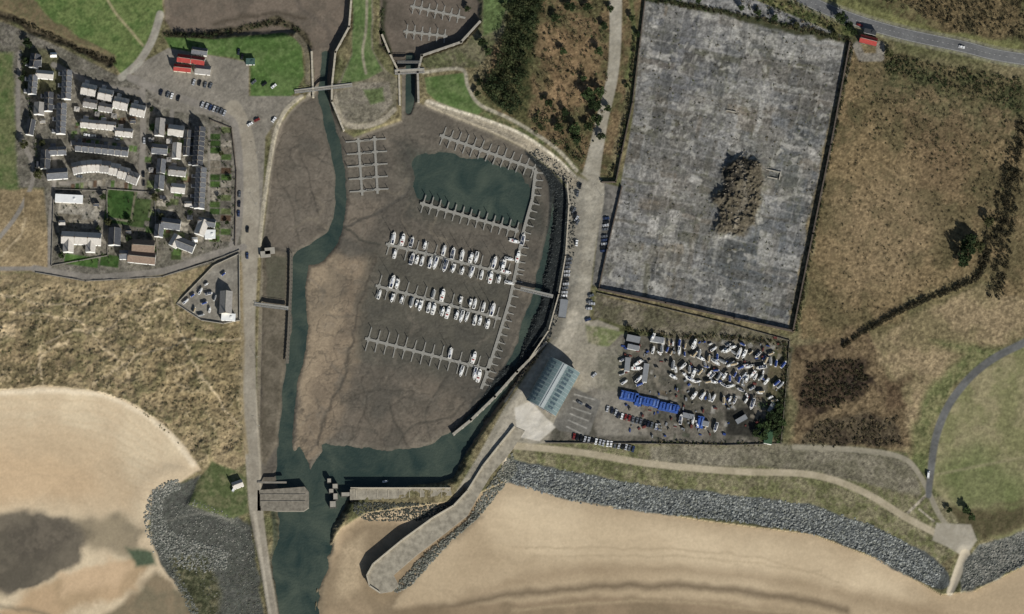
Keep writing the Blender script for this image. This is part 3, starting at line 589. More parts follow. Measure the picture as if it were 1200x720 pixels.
pontoon([(419,160),(424,228)],w=1.8,sp=15,fl=13,fw=1.,start=4); pontoon([(438,158),(442,226)],w=1.8,sp=15,fl=12,fw=1.,start=4)
pontoon([(472,34),(524,40)],w=1.6,sp=9,fl=7); pontoon([(480,4),(545,18)],w=1.6,sp=9,fl=7)
# ------------------------------------------------------------------ boats
white=pm('white_gelcoat',(236,236,232),.4,.03,.5,.5); navy=pm('navy_gelcoat',(40,52,84),.35,.05,.5,.5); cream=pm('deck_nonslip',(222,219,210),.7,.06,2)
glass=pm('tinted_window',(30,36,42),.15,.05,1,.6); alu=pm('aluminium_spar',(190,190,188),.4,.05,1,.5,.4); bluec=pm('blue_canvas',(40,62,118),.8,.12,2); redp=pm('red_paint',(150,44,38),.5,.06,1); antif=pm('antifouling',(96,50,44),.8,.1,1)
greyc=pm('grey_cover',(120,122,122),.9,.1,1.5)
def boat(kind,hm,cm,yard=False,L=8.5,Bm=2.8):
    m=MB(); n=9; st=[]
    for i in range(n):
        t=i/(n-1); x=-L/2+L*t; hw=Bm/2*(0.78+.22*math.sin(min(1,t/.45)*1.57)) if t<.45 else Bm/2*math.sqrt(max(0,1-((t-.45)/.55)**2.1)); st.append((x,max(hw,.04),.95+.35*t*t))
    v=[]
    for x,hw,z in st: v+=[(x,-hw,z),(x,-hw*.72,.0),(x,0,-.35),(x,hw*.72,0),(x,hw,z)]
    f=[]
    for i in range(n-1):
        for k in range(4): a=i*5+k; f.append((a,a+5,a+6,a+1))
    f.append((0,1,2,3,4)); m.add(v,f,0)
    dv=[];df=[]
    for x,hw,z in st: dv+=[(x,-hw,z),(x,-hw*.9,z-.04),(x,0,z+.06),(x,hw*.9,z-.04),(x,hw,z)]
    for i in range(n-1):
        for k in range(4): a=i*5+k; df.append((a,a+1,a+6,a+5))
    m.add(dv,df,1)
    if kind=='sail':
        m.box(L*.07,0,1.05,1.62,L*.42,Bm*.52,0,0,.86,.8); m.box(L*.07,0,1.3,1.5,L*.40,Bm*.54,0,3,.95,.92)
        m.box(-L*.31,0,1.0,1.12,L*.26,Bm*.42,0,3); 
        for s in(-1,1): m.box(-L*.31,s*Bm*.29,1.0,1.3,L*.3,.22,0,0)
        m.cyl(L*.12,0,1.5,12,.11,6,4,.07); m.box(-L*.12,0,2.5,2.85,L*.46,.34,0,2,.95,.5)
        m.box(L*.12,0,7.5,7.58,.1,1.6,0,4)
        m.box(L*.38,0,1.2,1.35,.6,.6,0,3)
    elif kind=='motor':
        m.box(L*.12,0,1.05,2.1,L*.36,Bm*.7,0,0,.75,.85); m.box(L*.12,0,1.5,1.9,L*.35,Bm*.71,0,3,.86,.93)
        m.box(-L*.28,0,1.0,1.1,L*.34,Bm*.68,0,1); m.box(-L*.2,0,1.1,1.5,.7,Bm*.5,0,2); m.box(-L*.46,0,1.0,1.5,.5,.6,0,3); m.box(L*.08,0,2.1,2.2,L*.2,Bm*.5,0,0)
        m.box(L*.33,0,1.2,1.32,.7,.7,0,3)
    else:
        m.add([(-L*.45,-Bm*.4,1.2),(-L*.45,Bm*.4,1.2),(L*.3,Bm*.42,1.3),(L*.3,-Bm*.42,1.3),(-L*.42,0,2.1),(L*.36,0,1.9)],[(0,3,5,4),(1,4,5,2),(0,4,1),(3,2,5)],2)
    if yard:
        m.box(0,0,-1.5,-.3,L*.22,.25,0,5); m.box(0,0,-1.7,-1.5,L*.35,.5,0,5)
        for sx in(-.25,.2):
            for s in(-1,1): m.box(L*sx,s*Bm*.55,-1.7,.5,.14,.14,0,4); 
            m.box(L*sx,0,-1.7,-1.6,.2,Bm*1.2,0,4)
    return m.mesh('boat_mesh',[hm,cream,cm,glass,alu,antif])
greenh=pm('green_gelcoat',(52,82,70),.4,.05,.5,.5); tanc=pm('tan_cover',(150,134,104),.9,.1,1.5)
BT={}
for y in(False,True):
    BT[y]=[('sailing_boat',boat('sail',white,greyc,y)),('sailing_boat',boat('sail',white,bluec,y,9.6,3.1)),('sailing_boat',boat('sail',navy,greyc,y,9,3)),('motor_boat',boat('motor',white,greyc,y,7.8,2.9)),('motor_boat',boat('motor',white,greyc,y,6.6,2.5)),('motor_boat',boat('motor',white,redp,y,9.5,3.3)),('covered_boat',boat('cov',white,bluec,y,7,2.6)),('covered_boat',boat('cov',white,greyc,y,7.6,2.7)),('covered_boat',boat('cov',greenh,tanc,y,6.6,2.4))]
rb=random.Random(11)
def put_boat(x,y,ang,yard=False,sc=1,k=None,z=None):
    nm,me=BT[yard][rb.choice([0,1,3,4,5,0,3,4,1,5,0,7,2,3] if not yard else [0,1,3,4,5,0,3,8,1,7,2,7,6,6,8]) if k is None else k]
    p=W(x,y); zz=(Zat(x,y)+1.7*sc) if yard else (.75 if z is None else z)
    return obj(nm,me,(p[0],p[1],zz),math.radians(ang),sc)
def moored(row,ups,downs,fl=12):
    (x0,y0),(x1,y1)=row; L=math.hypot(x1-x0,y1-y0); dx,dy=(x1-x0)/L,(y1-y0)/L; nx,ny=dy,-dx
    base=math.degrees(math.atan2(-ny,nx))
    for lst,s in((ups,1),(downs,-1)):
        for t in lst:
            k=8.6+rb.uniform(-.8,1.2); x=x0+dx*t+nx*s*k;y=y0+dy*t+ny*s*k
            put_boat(x,y,base+(0 if rb.random()<.65 else 180)+rb.uniform(-3,3),sc=rb.uniform(.9,1.18))
moored(rowD,[7,18,29,45,68,79,90,101,107,129,140],[13,34,40,46,56,62,74,84,95,106,118,129,139])
moored(rowE,[18,24,68,79,101,113,118,129,140],[7,23,34,46,52,57,67,73,84,90,101,107,113,123,129,139])
moored(rowF,[101,129],[119,135,140])
for x,y in((612,282),(606,303),(602,318),(606,331)): put_boat(x-9,y,-15,sc=.9)
put_boat(613,280,78,sc=1.05);put_boat(607,300,78,sc=1);put_boat(452,563,10,sc=.7,k=4)
for (x0,y0,x1,y1,n,an,js) in [(768,398,812,406,7,70,.9),(765,410,840,420,9,75,.9),(786,430,872,446,13,72,.9),(790,440,868,458,9,-15,.8),(812,462,880,474,9,70,.9),(838,412,905,418,9,40,.9),(862,440,914,450,8,55,.9),(880,455,908,470,5,20,.8),(745,426,750,452,4,20,1.),(728,424,732,448,4,10,.8),(895,425,917,430,4,75,.9),(800,492,838,500,5,80,.8),(858,428,890,432,4,15,.9),(812,420,860,428,5,-10,.9)]:
    for i in range(n):
        t=i/max(1,n-1); put_boat(x0+(x1-x0)*t+rb.uniform(-3,3),y0+(y1-y0)*t+rb.uniform(-3,3),an+rb.uniform(-28,28)+(180 if rb.random()<.4 else 0),True,js*rb.uniform(.65,1.15))
for i in range(26): put_boat(rb.uniform(760,900),rb.uniform(400,476),rb.uniform(0,360),True,rb.uniform(.45,.75))
for x,y,a in((218,354,40),(226,347,35),(235,342,60),(242,334,30),(240,356,20),(228,364,70),(246,364,80),(236,370,10),(252,350,70),(262,322,40),(245,345,10)): put_boat(x,y,a,True,rb.uniform(.55,.75))
# yard clutter
m=MB()
for i in range(190):
    x,y=rb.uniform(728,912),rb.uniform(396,512); c=W(x,y); h=rb.uniform(.4,2.2); m.box(c[0],c[1],4.9,5+h,rb.uniform(.8,3.2),rb.uniform(.6,1.8),math.radians(rb.choice([-12,78,30])+rb.uniform(-10,10)),rb.choice([0,1,2,3,4]),rb.uniform(.7,1),rb.uniform(.7,1))
obj('boatyard_stored_gear',m.mesh('boatyard_stored_gear',[timber,greyc,bluec,steel,antif]))
m=MB()
for (x,y,l,w,a) in((737,465,22,11,-12),(762,472,20,10,-12),(783,478,24,10,-12),(820,495,8,14,-10),(748,470,8,12,-12)):
    c=W(x,y); m.box(c[0],c[1],5,7.2,l*S,w*YS,math.radians(a),0,.96,.94)
    ca,sa=math.cos(math.radians(a)),math.sin(math.radians(a))
    for i in range(int(l/4)):
        t=(-l/2+2+i*4)*S; m.box(c[0]+t*ca,c[1]+t*sa,7.2,7.2+rb.uniform(.3,1.3),rb.uniform(1,1.9),w*YS*rb.uniform(.5,.9),math.radians(a),rb.choice([0,0,1]),.5,.8)
obj('blue_tarpaulin_stack',m.mesh('blue_tarpaulin_stack',[pm('blue_tarpaulin',(48,80,146),.6,.3,.8),pm('faded_tarpaulin',(84,108,156),.6,.25,.8)]))
def container(x,y,l,w,a,c,h=2.6,name='storage_container'):
    m=MB(); p=W(x,y); z=Zat(x,y)-.05; an=math.radians(a); L=l*S; w_=w*S; m.box(0,0,0,h,L,w_,0,0)
    for i in range(int(L/.6)): 
        for s in(-1,1): m.box(-L/2+.3+i*.6,s*(w_/2+.03),.15,h-.15,.25,.06,0,0)
    m.box(0,0,h,h+.08,L*.98,w_*.96,0,1); m.box(L/2+.03,0,.2,h-.2,.06,w_*.9,0,1)
    obj(name,m.mesh(name,[c,steel]),(p[0],p[1],z),an)
cgreen=pm('green_container_paint',(66,92,84),.6,.12,1);cwhite=pm('white_painted_steel',(205,205,200),.6,.06,1);cdark=pm('dark_container_paint',(60,62,64),.6,.1,1)
for a in((742,398,16,8,-12,cdark),(742,408,14,6,-12,cwhite),(770,399,16,7,-10,cwhite),(756,438,6,22,-8,cwhite),(735,428,6,16,-5,cwhite),(806,488,14,6,-12,cdark),(826,497,8,6,-12,cwhite),(868,492,14,6,30,cdark),(903,478,12,5,60,cgreen)): container(*a)
container(660,362,9,22,-8,cdark,3); 
# ------------------------------------------------------------------ cars
def car(col,L=4.3,van=False):
    m=MB(); Wd=1.78; h=1.45 if not van else 2.1
    m.box(0,0,.28,.62,L,Wd,0,0,1,1); m.box(0,0,.62,.86,L,Wd,0,0,.97,.93)
    if van: m.box(-L*.1,0,.86,h,L*.78,Wd*.95,0,1,.94,.86); m.box(-L*.12,0,h,h+.05,L*.7,Wd*.8,0,0)
    else: m.box(-L*.06,0,.86,h-.06,L*.6,Wd*.92,0,1,.66,.8); m.box(-L*.06,0,h-.06,h,L*.385,Wd*.74,0,0,.95,.95)
    for sx in(-.31,.31):
        for s in(-1,1):
            x=L*sx; vs=[];r=.31
            for yy in(s*Wd*.36,s*Wd*.505): vs+=[(x+r*math.cos(k*.7854),yy,.31+r*math.sin(k*.7854)) for k in range(8)]
            m.add(vs,[(i,(i+1)%8,8+(i+1)%8,8+i) for i in range(8)]+[tuple(range(8,16)),tuple(range(7,-1,-1))],2)
    m.box(L*.49,0,.45,.62,.06,Wd*.8,0,3); m.box(-L*.49,0,.5,.65,.06,Wd*.8,0,3)
    return m.mesh('car_mesh',[col,glass,tyre,lampm])
tyre=pm('tyre_rubber',(28,28,28),.9,.05); lampm=pm('headlamp',(210,205,190),.3,.05)
CC=[pm('car_paint_'+n,c,.3,.03,1,.5) for n,c in(('black',(26,27,30)),('grey',(92,96,100)),('silver',(170,172,174)),('white',(225,225,222)),('blue',(46,60,92)),('red',(120,38,34)),('navy',(34,38,52)))]
CARS=[car(c) for c in CC]; VAN=car(CC[3],5.2,True)
rc=random.Random(5)
def put_car(x,y,a,k=None,van=False):
    p=W(x,y); obj('parked_van' if van else 'parked_car',VAN if van else CARS[rc.choice([0,0,1,1,2,3,2,4,5,6,0,1,2]) if k is None else k],(p[0],p[1],Zat(x,y)),math.radians(a+rc.uniform(-4,4)),1.08)
def car_row(x0,y0,x1,y1,n,a,pr=1.):
    for i in range(n):
        if rc.random()<pr: t=i/max(1,n-1); put_car(x0+(x1-x0)*t+rc.uniform(-.5,.5),y0+(y1-y0)*t+rc.uniform(-.5,.5),a)
car_row(667,303,660,352,11,5,.95); car_row(673,246,679,266,5,60,.8); car_row(711,256,707,295,10,8,.9); car_row(692,347,689,375,5,20,.8)
car_row(672,512,742,526,17,75,.97); car_row(724,487,768,500,11,75,.97); car_row(712,480,722,484,3,75); car_row(694,356,690,362,2,0)
car_row(187,108,212,116,7,70,.8); car_row(236,122,262,132,7,65,.8); car_row(212,92,245,100,6,70,.6); car_row(280,228,279,262,4,88,.6); car_row(168,115,167,215,11,88,.5); car_row(100,158,150,165,8,-6,.6)
car_row(292,145,300,140,2,30); car_row(290,240,290,300,3,88,.5); car_row(278,60,282,66,2,80); car_row(296,95,320,100,3,40,.5)
car_row(72,205,150,212,9,0,.5); car_row(674,470,690,478,4,-30,.6); put_car(1086,556,80,3,True); put_car(1010,28,-14,5); put_car(1130,54,-8,3); put_car(696,440,40,2); put_car(676,285,85,3)
put_car(680,218,80,0);put_car(677,227,80,1);put_car(320,140,50,3);put_car(276,572,60,3,True)
# ------------------------------------------------------------------ houses
slate=pm('slate_roof',(96,98,101),.7,.18,.7); slate2=pm('dark_slate_roof',(68,70,74),.7,.18,.7); tile=pm('brown_tile_roof',(122,104,88),.85,.16,.7); pale=pm('pale_tile_roof',(178,172,162),.85,.12,.6); redr=pm('red_roof',(150,52,44),.7,.14,.6); midr=pm('grey_tile_roof',(136,132,126),.85,.14,.6)
render_w=pm('white_render',(238,235,228),.85,.04,.4); render_c=pm('cream_render',(215,204,180),.85,.05,.4); frame=pm('window_frame',(215,215,212),.5,.03); doorm=pm('painted_door',(70,50,44),.6,.1)
metalroof=pm('white_flat_roof',(222,222,217),.6,.05,.5)
def house(x,y,l,w,a,h=5,roof=slate,wallm=render_w,units=1,name='house',pitch=.75,flat=False,ext=True):
    p=W(x,y); e=bpy.data.objects.new(name,None); e.location=(p[0],p[1],Zat(x,y)); e.rotation_euler=(0,0,math.radians(a)); scene.collection.objects.link(e)
    L=l*S;D=w*S; m=MB(); m.box(0,0,-.3,h,L,D,0,0)
    rh=D/2*pitch
    if not flat: m.add([(-L/2,-D/2,h),(-L/2,D/2,h),(-L/2,0,h+rh),(L/2,-D/2,h),(L/2,D/2,h),(L/2,0,h+rh)],[(0,2,1),(3,4,5)],0)
    obj('walls',m.mesh('walls',[wallm]),parent=e)
    m=MB(); o=.25
    if flat: m.box(0,0,h+.003,h+.3,L+.4,D+.4,0,0); m.box(L*.2,0,h+.3,h+.9,1.4,1.4,0,0)
    else:
        z0=h-o*pitch+.05; zt=h+rh+.05
        for s in(-1,1):
            m.add([(-L/2-o,s*(D/2+o),z0),(L/2+o,s*(D/2+o),z0),(L/2+o,0,zt),(-L/2-o,0,zt),(-L/2-o,s*(D/2+o),z0+.15),(L/2+o,s*(D/2+o),z0+.15),(L/2+o,0,zt+.15),(-L/2-o,0,zt+.15)],[(0,1,2,3),(4,5,6,7),(0,1,5,4),(1,2,6,5),(0,3,7,4)],0)
        m.box(0,0,zt+.1,zt+.25,L+2*o,.3,0,1)
        if units>1:
            for u in range(1,units):
                for s in (-1,1):
                    x_=-L/2+u*L/units; m.add([(x_-.15,s*(D/2+o),z0+.3),(x_+.15,s*(D/2+o),z0+.3),(x_+.15,0,zt+.32),(x_-.15,0,zt+.32)],[(0,1,2,3)],1)
    obj('roof',m.mesh('roof',[roof,conc]),parent=e)
    m=MB(); uw=L/units
    for u in range(units):
        cx=-L/2+uw*(u+.5)
        for s in(-1,1):
            for zz in ([1.0,3.4] if h>4.4 else [1.]):
                for k in((-.25,.25) if uw>3.5 else (0,)):
                    if zz==1.0 and k==.25 and s==-1: m.box(cx+k*uw,s*(D/2+.01),0.,2.1,.9,.1,0,2); continue
                    m.box(cx+k*uw,s*(D/2+.01),zz,zz+1.2,1.3,.08,0,0); m.box(cx+k*uw,s*(D/2+.02),zz+.1,zz+1.1,1.1,.09,0,1)
    obj('windows_and_doors',m.mesh('windows_and_doors',[frame,glass,doorm]),parent=e)
    if not flat:
        m=MB()
        for u in range(units+1 if units>1 else 1):
            cx=-L/2+uw*u+(.5 if u==0 else (-.5 if u==units and units>1 else 0)); m.box(cx,0,h+rh-.6,h+rh+1.3,.7,.9,0,0); 
            for s in(-.2,.2): m.cyl(cx,s,h+rh+1.3,h+rh+1.7,.13,6,1)
        obj('chimneys',m.mesh('chimneys',[brick,tile]),parent=e)
    if ext and units>1:
        m=MB()
        for u in range(units):
            if u%2==0: cx=-L/2+uw*(u+.5); m.box(cx,D/2+1.6,-.3,3,uw*.55,3.2,0,0); m.box(cx,D/2+1.65,3,3.2,uw*.6,3.3,0,1,.96,.96)
        obj('rear_extensions',m.mesh('rear_extensions',[wallm,roof]),parent=e)
    return e
H=house
H(38,72,16,11,80,5.5,slate2,units=2,name='terraced_house'); H(50,88,20,9,-5,5,pale); H(36,100,22,10,86,5.5,slate,units=3,name='terraced_house'); H(44,128,14,12,86,5,midr); H(34,150,18,9,80,5,slate2); H(42,72,8,12,0,5,slate2)
H(76,100,34,11,88,5.5,slate,units=5,name='terraced_house'); H(70,140,36,11,88,5.5,slate,units=5,name='terraced_house'); H(55,120,22,10,88,5.5,slate2,units=3,name='terraced_house')
H(66,205,24,12,4,5,slate); H(52,188,22,11,88,5,slate2,units=2,name='terraced_house'); H(66,178,20,9,2,5,slate,units=2,name='terraced_house')
for (x,y) in((102,106),(122,112),(140,122),(160,130)): H(x,y,17,13,-12,5.6,pale,render_w,units=2,name='semi_detached_house')
for (x,y) in((104,122),(122,127)): H(x,y,16,9,-10,5.2,midr,render_w,units=2,name='semi_detached_house')
for (x,y) in((103,146),(124,148),(144,156)): H(x,y,20,9,-6,5.2,pale,render_w,units=2,name='semi_detached_house')
H(118,176,62,10,-6,5.4,slate,units=8,name='terraced_house')
for i in range(7):
    t=i/6; xx=90+t*65; yy=196-10*math.sin(t*3.14*.8+.3)+t*12; an=18-48*t
    H(xx,yy+5,12.5,13,an*.7,6.2,pale if i%3 else midr,render_w,units=2,name='crescent_house',ext=False)
H(186,150,20,11,85,5.4,midr); H(205,154,18,12,-8,5,pale,render_w); H(186,176,18,11,-6,5.2,slate); H(206,178,18,10,86,5.2,pale); H(188,196,16,10,84,5,slate); H(207,202,20,10,-6,5.2,midr,units=2,name='semi_detached_house'); H(186,215,16,11,86,5,slate); H(208,222,16,10,-6,5,pale,render_w)
H(232,173,46,12,86,6,slate2,units=8,name='terraced_house'); H(234,222,48,12,87,6,slate,units=8,name='terraced_house'); H(218,168,30,7,86,3.2,slate2,units=3,name='outbuilding_row',ext=False)
H(80,234,32,9,-3,4,metalroof,render_w,flat=True,name='flat_roofed_workshop'); H(95,281,46,14,-3,5.5,pale,render_w,units=3,name='large_house',ext=False); H(80,289,16,12,87,5,pale,render_w); H(106,290,14,11,87,5,pale,render_w); H(134,279,20,14,88,5.4,slate2); H(146,300,12,10,0,4.5,slate)
H(168,290,26,14,-4,5.4,tile,render_c,name='bungalow'); H(166,303,32,14,-6,4.6,tile,render_w,name='bungalow')
H(200,264,22,12,-8,5.2,slate); H(186,272,14,10,84,5,slate); H(216,288,24,12,-22,5.2,slate,render_w); H(236,268,18,12,70,5.2,pale); H(246,276,12,10,0,4.6,metalroof,flat=True); H(242,262,20,9,-10,5,slate); H(205,284,14,10,60,5,pale)
H(222,70,32,9,-8,4.2,redr,render_w,units=2,name='red_roofed_pavilion',ext=False); H(212,80,20,8,-6,4,redr,render_c,name='red_roofed_kiosk'); H(236,82,18,10,-6,4,midr,render_w,name='cafe_building'); H(232,60,18,8,-8,4,slate,name='cafe_building')
H(265,356,26,14,88,4.6,midr,render_c,name='boat_shed'); H(268,373,16,8,-4,4,metalroof,flat=True,name='site_hut'); H(280,568,12,8,20,3.4,pale,render_w,name='harbour_watch_hut'); H(1020,47,20,9,-14,4,redr,brick,name='roadside_building'); H(1022,37,14,5,-14,4,cdark,flat=True,name='site_hut'); H(292,72,10,7,0,3,cgreen,flat=True,name='site_hut')
H(900,512,18,9,80,4,pm('green_metal_roof',(56,84,58),.6,.1,.6),flat=True,name='site_hut')
for (x,y,l,w,a) in [(60,64,7,5,0),(88,128,6,5,-8),(112,134,5,5,-8),(132,136,6,5,-8),(154,142,6,5,0),(176,164,6,4,0),(197,166,6,5,0),(197,188,5,5,0),(220,240,8,6,0),(222,256,6,5,0),(176,200,5,5,0),(190,232,6,4,0),(228,282,6,5,0),(72,262,7,5,0),(112,240,6,5,0),(150,272,6,5,0),(48,142,6,5,0),(84,168,5,5,0)]:
    H(x,y,l,w,a,2.4,rc.choice([pale,slate2,metalroof,midr]),render_c,name='garden_shed',flat=rc.random()<.5)
m=MB()
for (x,y,l,w,a) in((905,200,20,1.2,-12),(902,208,20,1.2,-12),(896,203,1.2,10,-12),(915,206,1.2,10,-12),(858,130,12,1,-12),(868,186,16,1,60),(890,196,8,1,-12)):
    c=W(x,y); m.box(c[0],c[1],4.6,6.1,l*S,w*S,math.radians(a),0)
obj('ruined_foundation_wall',m.mesh('ruined_foundation_wall',[conc]))
# ------------------------------------------------------------------ lifeboat station
m=MB(); cx,cy=W(648,455); an=math.atan2(-(480-430)*1.0,(634-662)); e=bpy.data.objects.new('lifeboat_station',None); e.location=(cx,cy,5); e.rotation_euler=(0,0,an); scene.collection.objects.link(e)
L=36;D=24; m.box(0,0,-.2,6.5,L,D,0,0); obj('walls',m.mesh('walls',[render_c]),parent=e)
m=MB(); n=18
def arc(k,r=D/2+.8,hh=5.4): t=math.pi*k/n; return (-r*math.cos(t), 6.5+hh*math.sin(t))
# darker green zinc covers both flanks; a lighter zinc strip runs along the ridge
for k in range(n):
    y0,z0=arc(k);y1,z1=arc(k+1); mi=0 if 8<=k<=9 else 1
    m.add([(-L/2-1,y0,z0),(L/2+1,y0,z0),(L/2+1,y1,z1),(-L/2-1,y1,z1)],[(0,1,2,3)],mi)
for x in(-L/2-.9,L/2+.9): m.add([(x,)+arc(k) for k in range(n+1)],[tuple(range(n+1))],3)
for i in range(13):
    x=-L/2-1+i*(L+2)/12
    for k in range(n):
        y0,z0=arc(k,D/2+.88,5.52);y1,z1=arc(k+1,D/2+.88,5.52); m.add([(x-.07,y0,z0),(x+.07,y0,z0),(x+.07,y1,z1),(x-.07,y1,z1)],[(0,1,2,3)],2)
m.box(0,0,11.9,12.3,L+1,1.2,0,2)
for i in range(10):
    x=-L/2+2+i*3.5
    for ka,kb in((11,13),(4,6)):
        y0,z0=arc(ka,D/2+.95,5.6); y1,z1=arc(kb,D/2+.95,5.6); m.add([(x-1,y0,z0),(x+1,y0,z0),(x+1,y1,z1),(x-1,y1,z1)],[(0,1,2,3)],3)
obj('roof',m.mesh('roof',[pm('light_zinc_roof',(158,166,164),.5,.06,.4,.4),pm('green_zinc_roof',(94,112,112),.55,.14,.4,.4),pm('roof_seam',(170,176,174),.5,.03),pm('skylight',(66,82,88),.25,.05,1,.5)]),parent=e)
m=MB()
for i in range(8):
    for s in(-1,1): m.box(-L/2+3+i*4.3,s*(D/2+.02),1,4.5,2.6,.1,0,0)
for s in(-1,1):
    for y in(-7,0,7): m.box(s*(L/2+.02),y,0,5,.1,5,0,1)
obj('windows_and_doors',m.mesh('windows_and_doors',[glass,bluec]),parent=e)
# ------------------------------------------------------------------ rocks
def rocks(name,pts,sz,cols,zoff=-.2,fl=.7):
    ico=np.array([(0,0,1),(.89,0,.45),(.28,.85,.45),(-.72,.53,.45),(-.72,-.53,.45),(.28,-.85,.45),(.72,.53,-.45),(-.28,.85,-.45),(-.89,0,-.45),(-.28,-.85,-.45),(.72,-.53,-.45),(0,0,-1)])
    F=np.array([(0,1,2),(0,2,3),(0,3,4),(0,4,5),(0,5,1),(1,6,2),(2,7,3),(3,8,4),(4,9,5),(5,10,1),(2,6,7),(3,7,8),(4,8,9),(5,9,10),(1,10,6),(6,11,7),(7,11,8),(8,11,9),(9,11,10),(10,11,6)])
    n=len(pts); P=np.array([(*W(x,y),Zat(x,y)+zoff) for x,y in pts]); s=sz*rng.uniform(.4,1.35,(n,1,1))*rng.uniform(.7,1.3,(n,1,3)); s[...,2]*=fl
    v=ico[None]*s*rng.uniform(.75,1.2,(n,12,1)); a=rng.uniform(0,6.28,n); ca,sa=np.cos(a)[:,None],np.sin(a)[:,None]
    vx=v[...,0]*ca-v[...,1]*sa; vy=v[...,0]*sa+v[...,1]*ca; v=np.stack([vx,vy,v[...,2]],-1)+P[:,None,:]
    cc=np.array([C(c) for c in cols])[rng.integers(0,len(cols),n)]*rng.uniform(.7,1.2,(n,1)); cc=np.repeat(np.concatenate([cc,np.ones((n,1))],1)[:,None,:],12,1)
    f=(F[None]+12*np.arange(n)[:,None,None]).reshape(-1,3)
    return obj(name,quads_mesh(name,v.reshape(-1,3),f,rockm,cc.reshape(-1,4),smooth=False))
rockm=attr_mat('rock_faces',1.5,.15,.3)
def scat_line(P,w,n):
    P=np.array(catmull(P,False)); d=np.r_[0,np.cumsum(np.hypot(*np.diff(P,axis=0).T))]; out=[]
    for i in range(n):
        t=rng.uniform(0,d[-1]); x=np.interp(t,d,P[:,0]);y=np.interp(t,d,P[:,1]); k=np.searchsorted(d,t); k=min(max(k,1),len(P)-1); dx,dy=P[k]-P[k-1]; L=math.hypot(dx,dy)+1e-9
        ww=w if isinstance(w,(int,float)) else np.interp(t/d[-1]*(len(w)-1),range(len(w)),w)
        o=np.clip(rng.uniform(-.5,.5)+rng.normal()*.03,-.6,.6)*ww; out.append((x-dy/L*o,y+dx/L*o))
    return out
def inpoly(x,y,P):
    c=False;n=len(P)
    for i in range(n):
        a,b=P[i],P[(i+1)%n]
        if (a[1]>y)!=(b[1]>y) and x<(b[0]-a[0])*(y-a[1])/(b[1]-a[1])+a[0]: c=not c
    return c
def scat_poly(P,n):
    A=np.array(P);x0,y0=A.min(0);x1,y1=A.max(0);out=[]
    while len(out)<n:
        x,y=rng.uniform(x0,x1),rng.uniform(y0,y1)
        if inpoly(x,y,P): out.append((x,y))
    return out
RC=[(126,129,124),(108,111,108),(142,144,137),(92,95,93),(118,120,111)]
rocks('rock_armour',scat_line(RA,[24,31,31,29,29,31,31,33,24],6800),.95,RC)
rocks('rock_armour',scat_poly([(1124,690),(1130,658),(1146,640),(1200,622),(1240,612),(1240,645),(1200,660),(1150,680)],1500),.85,[(114,114,106),(94,96,88),(130,128,118)])
rocks('rock_armour',scat_line([(212,566),(188,578),(182,606),(196,634),(232,650),(268,654)],[12,16,24,34,34,22],2400),.8,[(124,124,115),(100,102,94),(140,138,127),(108,110,100)])
rocks('rock_armour',scat_poly([(200,590),(230,585),(278,605),(296,622),(300,660),(250,650),(205,640)],1300),.6,[(110,110,101),(86,88,80),(124,122,112)])
rocks('rock_armour',scat_line([(190,640),(212,680),(236,726)],[10,10,10],420),.7,[(112,112,102),(92,94,86)])
rocks('foreshore_boulders',scat_poly([(225,650),(300,640),(308,725),(248,728),(238,690)],1300),.5,[(92,92,80),(74,76,62),(112,110,98)])
rocks('pier_rock_armour',scat_poly([(600,530),(606,550),(578,585),(560,606),(528,634),(482,684),(466,692),(458,690),(468,680),(492,652),(526,626),(550,606),(562,584)],2000),.75,[(112,112,100),(92,94,84),(132,130,118)],zoff=.1)
rocks('pier_rock_armour',scat_poly([(415,588),(540,590),(520,602),(490,609),(430,609),(416,600)],1300),.65,[(76,78,70),(60,64,56),(90,90,80)],zoff=.1)
rocks('basin_revetment_stones',scat_line(ES,[12,26,31,32,31,30,25,20,12],3200),.6,[(54,58,57),(44,47,46),(66,69,67)])
rocks('rubble_mound_stones',scat_poly([(842,240),(852,202),(875,186),(893,194),(894,225),(884,264),(862,276),(843,266)],420),.55,[(104,96,82),(70,66,56),(132,124,110)])
rocks('scattered_rubble',scat_poly([(760,5),(990,55),(925,380),(712,330)],700),.4,[(130,126,118),(90,86,78),(160,156,146)])
# ------------------------------------------------------------------ vegetation
leafm=attr_mat('foliage',2.,.25,.2)
barkm=pm('bark',(84,72,58),.95,.2,2.)
def quadcloud(P,s,cols):
    n=len(P); u=rng.normal(size=(n,3));u[:,2]*=.5; u/=np.linalg.norm(u,axis=1)[:,None]; w=rng.normal(size=(n,3)); v=np.cross(u,w); v/=np.linalg.norm(v,axis=1)[:,None]
    s=(s*rng.uniform(.5,1.3,n))[:,None]; u=u*s; v=v*s*.7
    V_=np.stack([P-u,P-v,P+u,P+v],1).reshape(-1,3); c=np.repeat(np.concatenate([cols,np.ones((n,1))],1),4,0)
    return V_,np.arange(4*n).reshape(-1,4),c
def tree_arr(r,h,nc=22,nl=55,col=(52,64,34),seed=0,ls=.42):
    g=np.random.default_rng(seed); Ps=[];Cs=[]
    for i in range(nc):
        a=g.uniform(0,6.28); rr=r*math.sqrt(g.uniform(0,1))*.8; z=h*.45+h*.5*g.uniform(.1,1)*(1-.5*(rr/r)**2); cr=r*g.uniform(.22,.4)
        p=g.normal(size=(nl,3)); p/=np.linalg.norm(p,axis=1)[:,None]; p*=cr*g.uniform(.5,1,(nl,1)); p[:,2]*=.8
        Ps.append(p+np.array([rr*math.cos(a),rr*math.sin(a),z])); b=g.uniform(.6,1.35); Cs.append(np.tile(C(col)*b,(nl,1))*g.uniform(.75,1.25,(nl,1)))
    return np.concatenate(Ps),np.concatenate(Cs),ls
